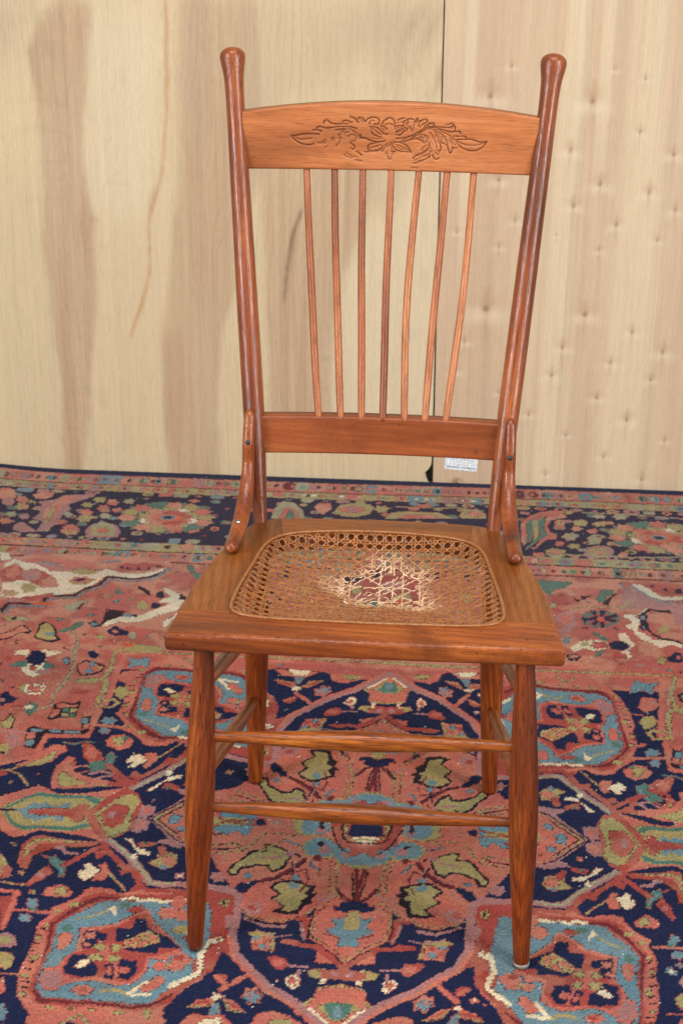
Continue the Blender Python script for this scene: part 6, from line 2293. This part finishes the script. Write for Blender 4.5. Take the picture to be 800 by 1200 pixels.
# binding cane pressed into the groove round the opening
def sweep(name, path, ra, rb, mat, parent=chair, seg=10, closed=False, flat_end=False, smooth=True):
    """elliptical tube along path; ra(t) across (horizontal), rb(t) along the other axis"""
    P = [Vector(p) for p in path]; n = len(P); vs_, fs = [], []
    for i, p in enumerate(P):
        if closed: d = P[(i+1) % n]-P[i-1]
        else: d = P[min(i+1, n-1)]-P[max(i-1, 0)]
        d.normalize(); sx = d.cross(Vector((0, -1, .35))) if not closed else d.cross(Vector((0, 0, 1)))
        sx.normalize(); sy = sx.cross(d); t = i/(n-1)
        a_, b_ = ra(t), rb(t)
        for k in range(seg):
            a = 2*math.pi*k/seg; vs_.append(p+sx*a_*math.cos(a)+sy*b_*math.sin(a))
    m = n if closed else n-1
    for i in range(m):
        for k in range(seg): fs.append((i*seg+k, i*seg+(k+1) % seg, ((i+1) % n)*seg+(k+1) % seg, ((i+1) % n)*seg+k))
    if not closed: fs.append(tuple(range(seg))[::-1]); fs.append(tuple((n-1)*seg+k for k in range(seg)))
    me = mesh(name, vs_, fs); bm = bmesh.new(); bm.from_mesh(me); bmesh.ops.recalc_face_normals(bm, faces=bm.faces); bm.to_mesh(me); bm.free()
    return link(name, me, parent, [mat])
T = NT('cane'); at = T.n('ShaderNodeAttribute', _attribute_name='tint'); ob = T.n('ShaderNodeTexCoord').outputs['Object']
n_ = T.n('ShaderNodeTexNoise', Vector=ob, Scale=130.0, Detail=3.0).outputs[0]
T.put(T.b.inputs['Base Color'], T.mix(1.0, at.outputs[0], T.ramp(n_, [(.3, .70), (.7, 1.2)]), 'MULTIPLY')); T.b.inputs['Roughness'].default_value = .38
T.b.inputs['Coat Weight'].default_value = .25
cane_m = T.m
bind_m = plain('cane_binding', lin(160, 102, 54), .42, 0, .2)
ring = [(x*1.013, .176+(y-.176)*1.013, H+.0010) for x, y in oh]+[(-x*1.013, .176+(y-.176)*1.013, H+.0010) for x, y in oh[1:-1][::-1]]
sweep('cane_binding', ring, lambda t: .0021, lambda t: .0016, bind_m, closed=True, seg=10)

# woven cane: every strand follows the sag, and those over the break are torn
def cane():
    outline = np.array([(x, y) for x, y in oh]+[(-x, y) for x, y in oh[1:-1][::-1]])
    pit = .0127; a_ = pit*.135
    hc = np.array([.018, .200])
    def edge_d(x, y):
        d = np.full(x.shape, 9.)
        for p, q in zip(outline, np.roll(outline, -1, 0)):
            e = q-p; L2 = e@e
            if L2 < 1e-12: continue
            t = np.clip(((x-p[0])*e[0]+(y-p[1])*e[1])/L2, 0, 1); d = np.minimum(d, np.hypot(x-p[0]-t*e[0], y-p[1]-t*e[1]))
        return d
    def hole(x, y):                                        # <1 inside the break
        dx = (x-hc[0])/.047; dy = (y-hc[1])/.046; r = np.hypot(dx, dy); th = np.arctan2(dy, dx)
        return r*(1+.14*np.sin(3*th+1)+.10*np.sin(5*th+2.2))
    V, F, COL = [], [], []
    def ribbon(P, w_, th, col):
        """P (n,3); flat strip of real thickness"""
        n = len(P)
        if n < 2: return
        D = np.gradient(P, axis=0); D /= np.linalg.norm(D, axis=1)[:, None]+1e-9
        S = np.cross(D, np.array([0, 0, 1.])); S /= np.linalg.norm(S, axis=1)[:, None]+1e-9; N = np.cross(S, D)
        b = sum(len(v) for v in V)
        V.append(np.stack([P-S*w_/2-N*th*.4, P-S*w_*.3+N*th*.6, P+S*w_*.3+N*th*.6, P+S*w_/2-N*th*.4], 1).reshape(-1, 3))
        COL.append(np.repeat(col, 4, 0))
        for i in range(n-1):
            for k in range(4): F.append((b+i*4+k, b+i*4+(k+1) % 4, b+(i+1)*4+(k+1) % 4, b+(i+1)*4+k))
        F.append((b, b+1, b+2, b+3)); F.append(tuple(b+(n-1)*4+k for k in (3, 2, 1, 0)))
    honey = s2l((168, 106, 56)); deep = s2l((104, 58, 27)); pale = s2l((236, 200, 158))
    rs = np.random.RandomState(12)
    def strand(p0, p1, kind, width):
        d = np.array(p1)-np.array(p0); L = np.linalg.norm(d); n = int(L/.0012); t = np.linspace(0, 1, n)
        x = p0[0]+d[0]*t; y = p0[1]+d[1]*t
        ins = inside(x, y, outline)
        if ins.sum() < 3: return
        ed = edge_d(x, y); hl = hole(x, y)
        sag = .024*(1-np.exp(-ed/.042))*sm(0, .012, ed)+.008*np.exp(-np.clip(hl-.9, 0, 9)**2*2.2)*sm(0, .06, ed)
        wob = (fbm(x*60+rs.rand()*50, y*60, 3, 2)-.5)*.0014
        px = -d[1]/L; py = d[0]/L
        phase = (x+y)/pit*math.pi
        zw = {'v': -.0003, 'h': .0005, 'p': .0009, 'q': .0004}[kind]+.0005*np.sin(phase*(1 if kind in 'vh' else 2)+rs.rand()*6)
        z = H-.0015-sag+zw
        survive = rs.rand() < {'v': .26, 'h': .06, 'p': .34, 'q': .34}[kind]
        lim = .86+rs.rand()*.30
        damaged = np.exp(-(np.clip(hl-1.0, 0, 9)/.42)**2)
        amp = damaged*(.0003+.0005*rs.rand())*(hl > 1)
        ph = rs.rand()*9
        x2 = x+(wob+amp*np.sin(t*L*90+ph))*px; y2 = y+(wob+amp*np.sin(t*L*90+ph))*py; z = z+amp*.9*np.sin(t*L*110+ph*2)
        keep = ins & ((hl > lim) | survive)
        cut = rs.rand(n) < damaged*.055; keep &= ~cut
        shade = rs.rand()*.5
        pl_ = np.clip(damaged*(.30+.9*rs.rand())+.55*(hl < 1.05)-.06, 0, 1)*(fbm(x*160, y*160, int(rs.rand()*40), 2)*1.2+.2)
        pl_ = np.clip(pl_, 0, 1)[:, None]
        c = (honey*(1-shade)+deep*shade)[None]*(1-pl_)+pale*pl_
        P = np.stack([x2, y2, z], -1); i = 0
        while i < n:
            if keep[i]:
                j = i
                while j < n and keep[j]: j += 1
                seg = P[i:j].copy()
                if j-i > 5:
                    for end, idx in ((0, i), (1, j-1)):      # torn ends curl up or hang
                        if ins[max(0, idx-2)] and ins[min(n-1, idx+2)]:
                            m = min(j-i, 9); k = np.arange(m)/m; cu = (rs.rand()*.008-.005)*k**2; sd = (rs.rand()-.5)*.003*k**2
                            if end: seg[-m:, 2] += cu; seg[-m:, 0] += sd*px; seg[-m:, 1] += sd*py
                            else: seg[:m, 2] += cu[::-1]; seg[:m, 0] += sd[::-1]*px; seg[:m, 1] += sd[::-1]*py
                    ribbon(seg[::1], width, .0006, c[i:j])
                i = j
            else: i += 1
    for k in range(-14, 15):
        for s in (-1, 1):
            strand((k*pit+s*a_, .03), (k*pit+s*a_, .32), 'v', .0019)
    for k in range(3, 25):
        for s in (-1, 1):
            strand((-.18, .012+k*pit+s*a_), (.18, .012+k*pit+s*a_), 'h', .0018)
    for k in range(-32, 46):
        c0 = (k+.5)*pit+.012
        strand((-.2, -.2+c0), (.2, .2+c0), 'p', .0015)
        strand((-.2, .2+c0), (.2, -.2+c0), 'q', .0015)
    # loose broken bits lying across the tear
    for k in range(46):
        th = rs.rand()*6.28; r = .75+rs.rand()*.95
        cx = hc[0]+r*.054*math.cos(th)*1.25; cy = hc[1]+r*.056*math.sin(th)+.012*(rs.rand()); a = rs.choice([math.pi/4, -math.pi/4, math.pi/2, 0, 1.1])+rs.randn()*.12
        L = rs.uniform(.004, .013); n = 9; t = np.linspace(-.5, .5, n)
        bend = rs.randn()*.05
        x = cx+L*t*math.cos(a)-bend*L*(t*t)*4*math.sin(a); y = cy+L*t*math.sin(a)+bend*L*(t*t)*4*math.cos(a)
        z = H-.030+.006*rs.rand()+rs.randn()*.15*L*t+.002*rs.rand()
        z = np.maximum(z+0*t, H-.048)
        q = rs.uniform(.45, 1.0); c = np.repeat((honey*(1-q)+pale*q)[None], n, 0)
        ribbon(np.stack([x, y, z], -1), rs.uniform(.0015, .0020), .0006, c)
    v = np.concatenate(V); me = bpy.data.meshes.new('cane_weave'); me.from_pydata(v.tolist(), [], F); me.update()
    a = me.color_attributes.new('tint', 'FLOAT_COLOR', 'POINT'); cc = np.concatenate(COL)
    a.data.foreach_set('color', np.concatenate([cc, np.ones((len(cc), 1))], -1).astype(np.float32).ravel())
    bm = bmesh.new(); bm.from_mesh(me); bmesh.ops.recalc_face_normals(bm, faces=bm.faces); bm.to_mesh(me); bm.free()
    o = link('cane_weave', me, chair, [cane_m]); o['kind'] = 'stuff'; o['label'] = 'sagging woven cane torn open in the middle'
cane()

# bent arm braces from the posts down to the seat
def screw(name, p, nrm, r, mat, parent, slot=True):
    nrm = Vector(nrm).normalized(); bm = bmesh.new(); seg = 18; rings = [(1.0, 0.0), (1.0, .12), (.92, .30), (.70, .48), (.38, .58), (0.0, .62)]
    vs_, fs = [], []
    for a, h in rings[:-1]:
        for k in range(seg): vs_.append((r*a*math.cos(2*math.pi*k/seg), r*a*math.sin(2*math.pi*k/seg), r*h))
    vs_.append((0, 0, r*.62))
    for i in range(len(rings)-2):
        for k in range(seg): fs.append((i*seg+k, i*seg+(k+1) % seg, (i+1)*seg+(k+1) % seg, (i+1)*seg+k))
    b = (len(rings)-2)*seg
    for k in range(seg): fs.append((b+k, b+(k+1) % seg, len(vs_)-1))
    o = link(name, mesh(name, vs_, fs), parent, [mat]); o.location = p; o.rotation_mode = 'QUATERNION'; o.rotation_quaternion = nrm.to_track_quat('Z', 'Y')
    if slot:
        bx = mesh('slot', *box(-r*.8, r*.8, -r*.11, r*.11, r*.30, r*.66), smooth=False); s_ = link('slot', bx, o, [darksteel])
    return o
def catmull(P, n=10):
    out = []
    for i in range(len(P)-1):
        p0, p1, p2, p3 = P[max(i-1, 0)], P[i], P[i+1], P[min(i+2, len(P)-1)]
        for k in range(n):
            t = k/n; out.append(tuple(.5*((2*p1[j])+(-p0[j]+p2[j])*t+(2*p0[j]-5*p1[j]+4*p2[j]-p3[j])*t*t+(-p0[j]+3*p1[j]-3*p2[j]+p3[j])*t**3) for j in range(len(p1))))
    return out+[P[-1]]
for s in (-1, 1):
    br_y = lambda z: .3286+(z-H)*.3327-.0145
    pts = [(.1722, br_y(.592)+.001, .5925, .0030), (.1722, br_y(.589)-.0015, .589, .0060), (.1724, br_y(.580)-.002, .581, .0074), (.1728, br_y(.55)-.003, .550, .0078), (.1728, .343, .525, .0082), (.1732, .329, .500, .0095), (.1745, .308, .480, .0105), (.1768, .280, .4645, .0104), (.1792, .250, .4575, .0098), (.1806, .232, .4560, .0096), (.1811, .2225, .4556, .0086), (.1813, .2185, .4554, .0055), (.1814, .2170, .4553, .0015)]
    q = catmull(pts, 8); rad = [p[3] for p in q]
    br = sweep('arm_brace', [(s*p[0], p[1], p[2]) for p in q], lambda t: rad[min(len(rad)-1, int(round(t*(len(rad)-1))))], lambda t: rad[min(len(rad)-1, int(round(t*(len(rad)-1))))]*.86, post_m, seg=24)
    z1 = .5555 if s < 0 else .5475
    screw('screw', (s*.1728, br_y(z1)-.0098, z1), (0, -1, .33), .0033, darksteel, br)
    if s < 0: screw('screw', (s*.1775, .270, .4716), (0, -.45, 1), .0032, steel, br)
    else: screw('screw', (s*.1775, .262, .4686), (.1, -.3, 1), .0026, darksteel, br, False)
    pm = screw('wooden_button', (s*.1812, .2200, .4575), (0, -.9, .5), .0068, post_m, br, False)
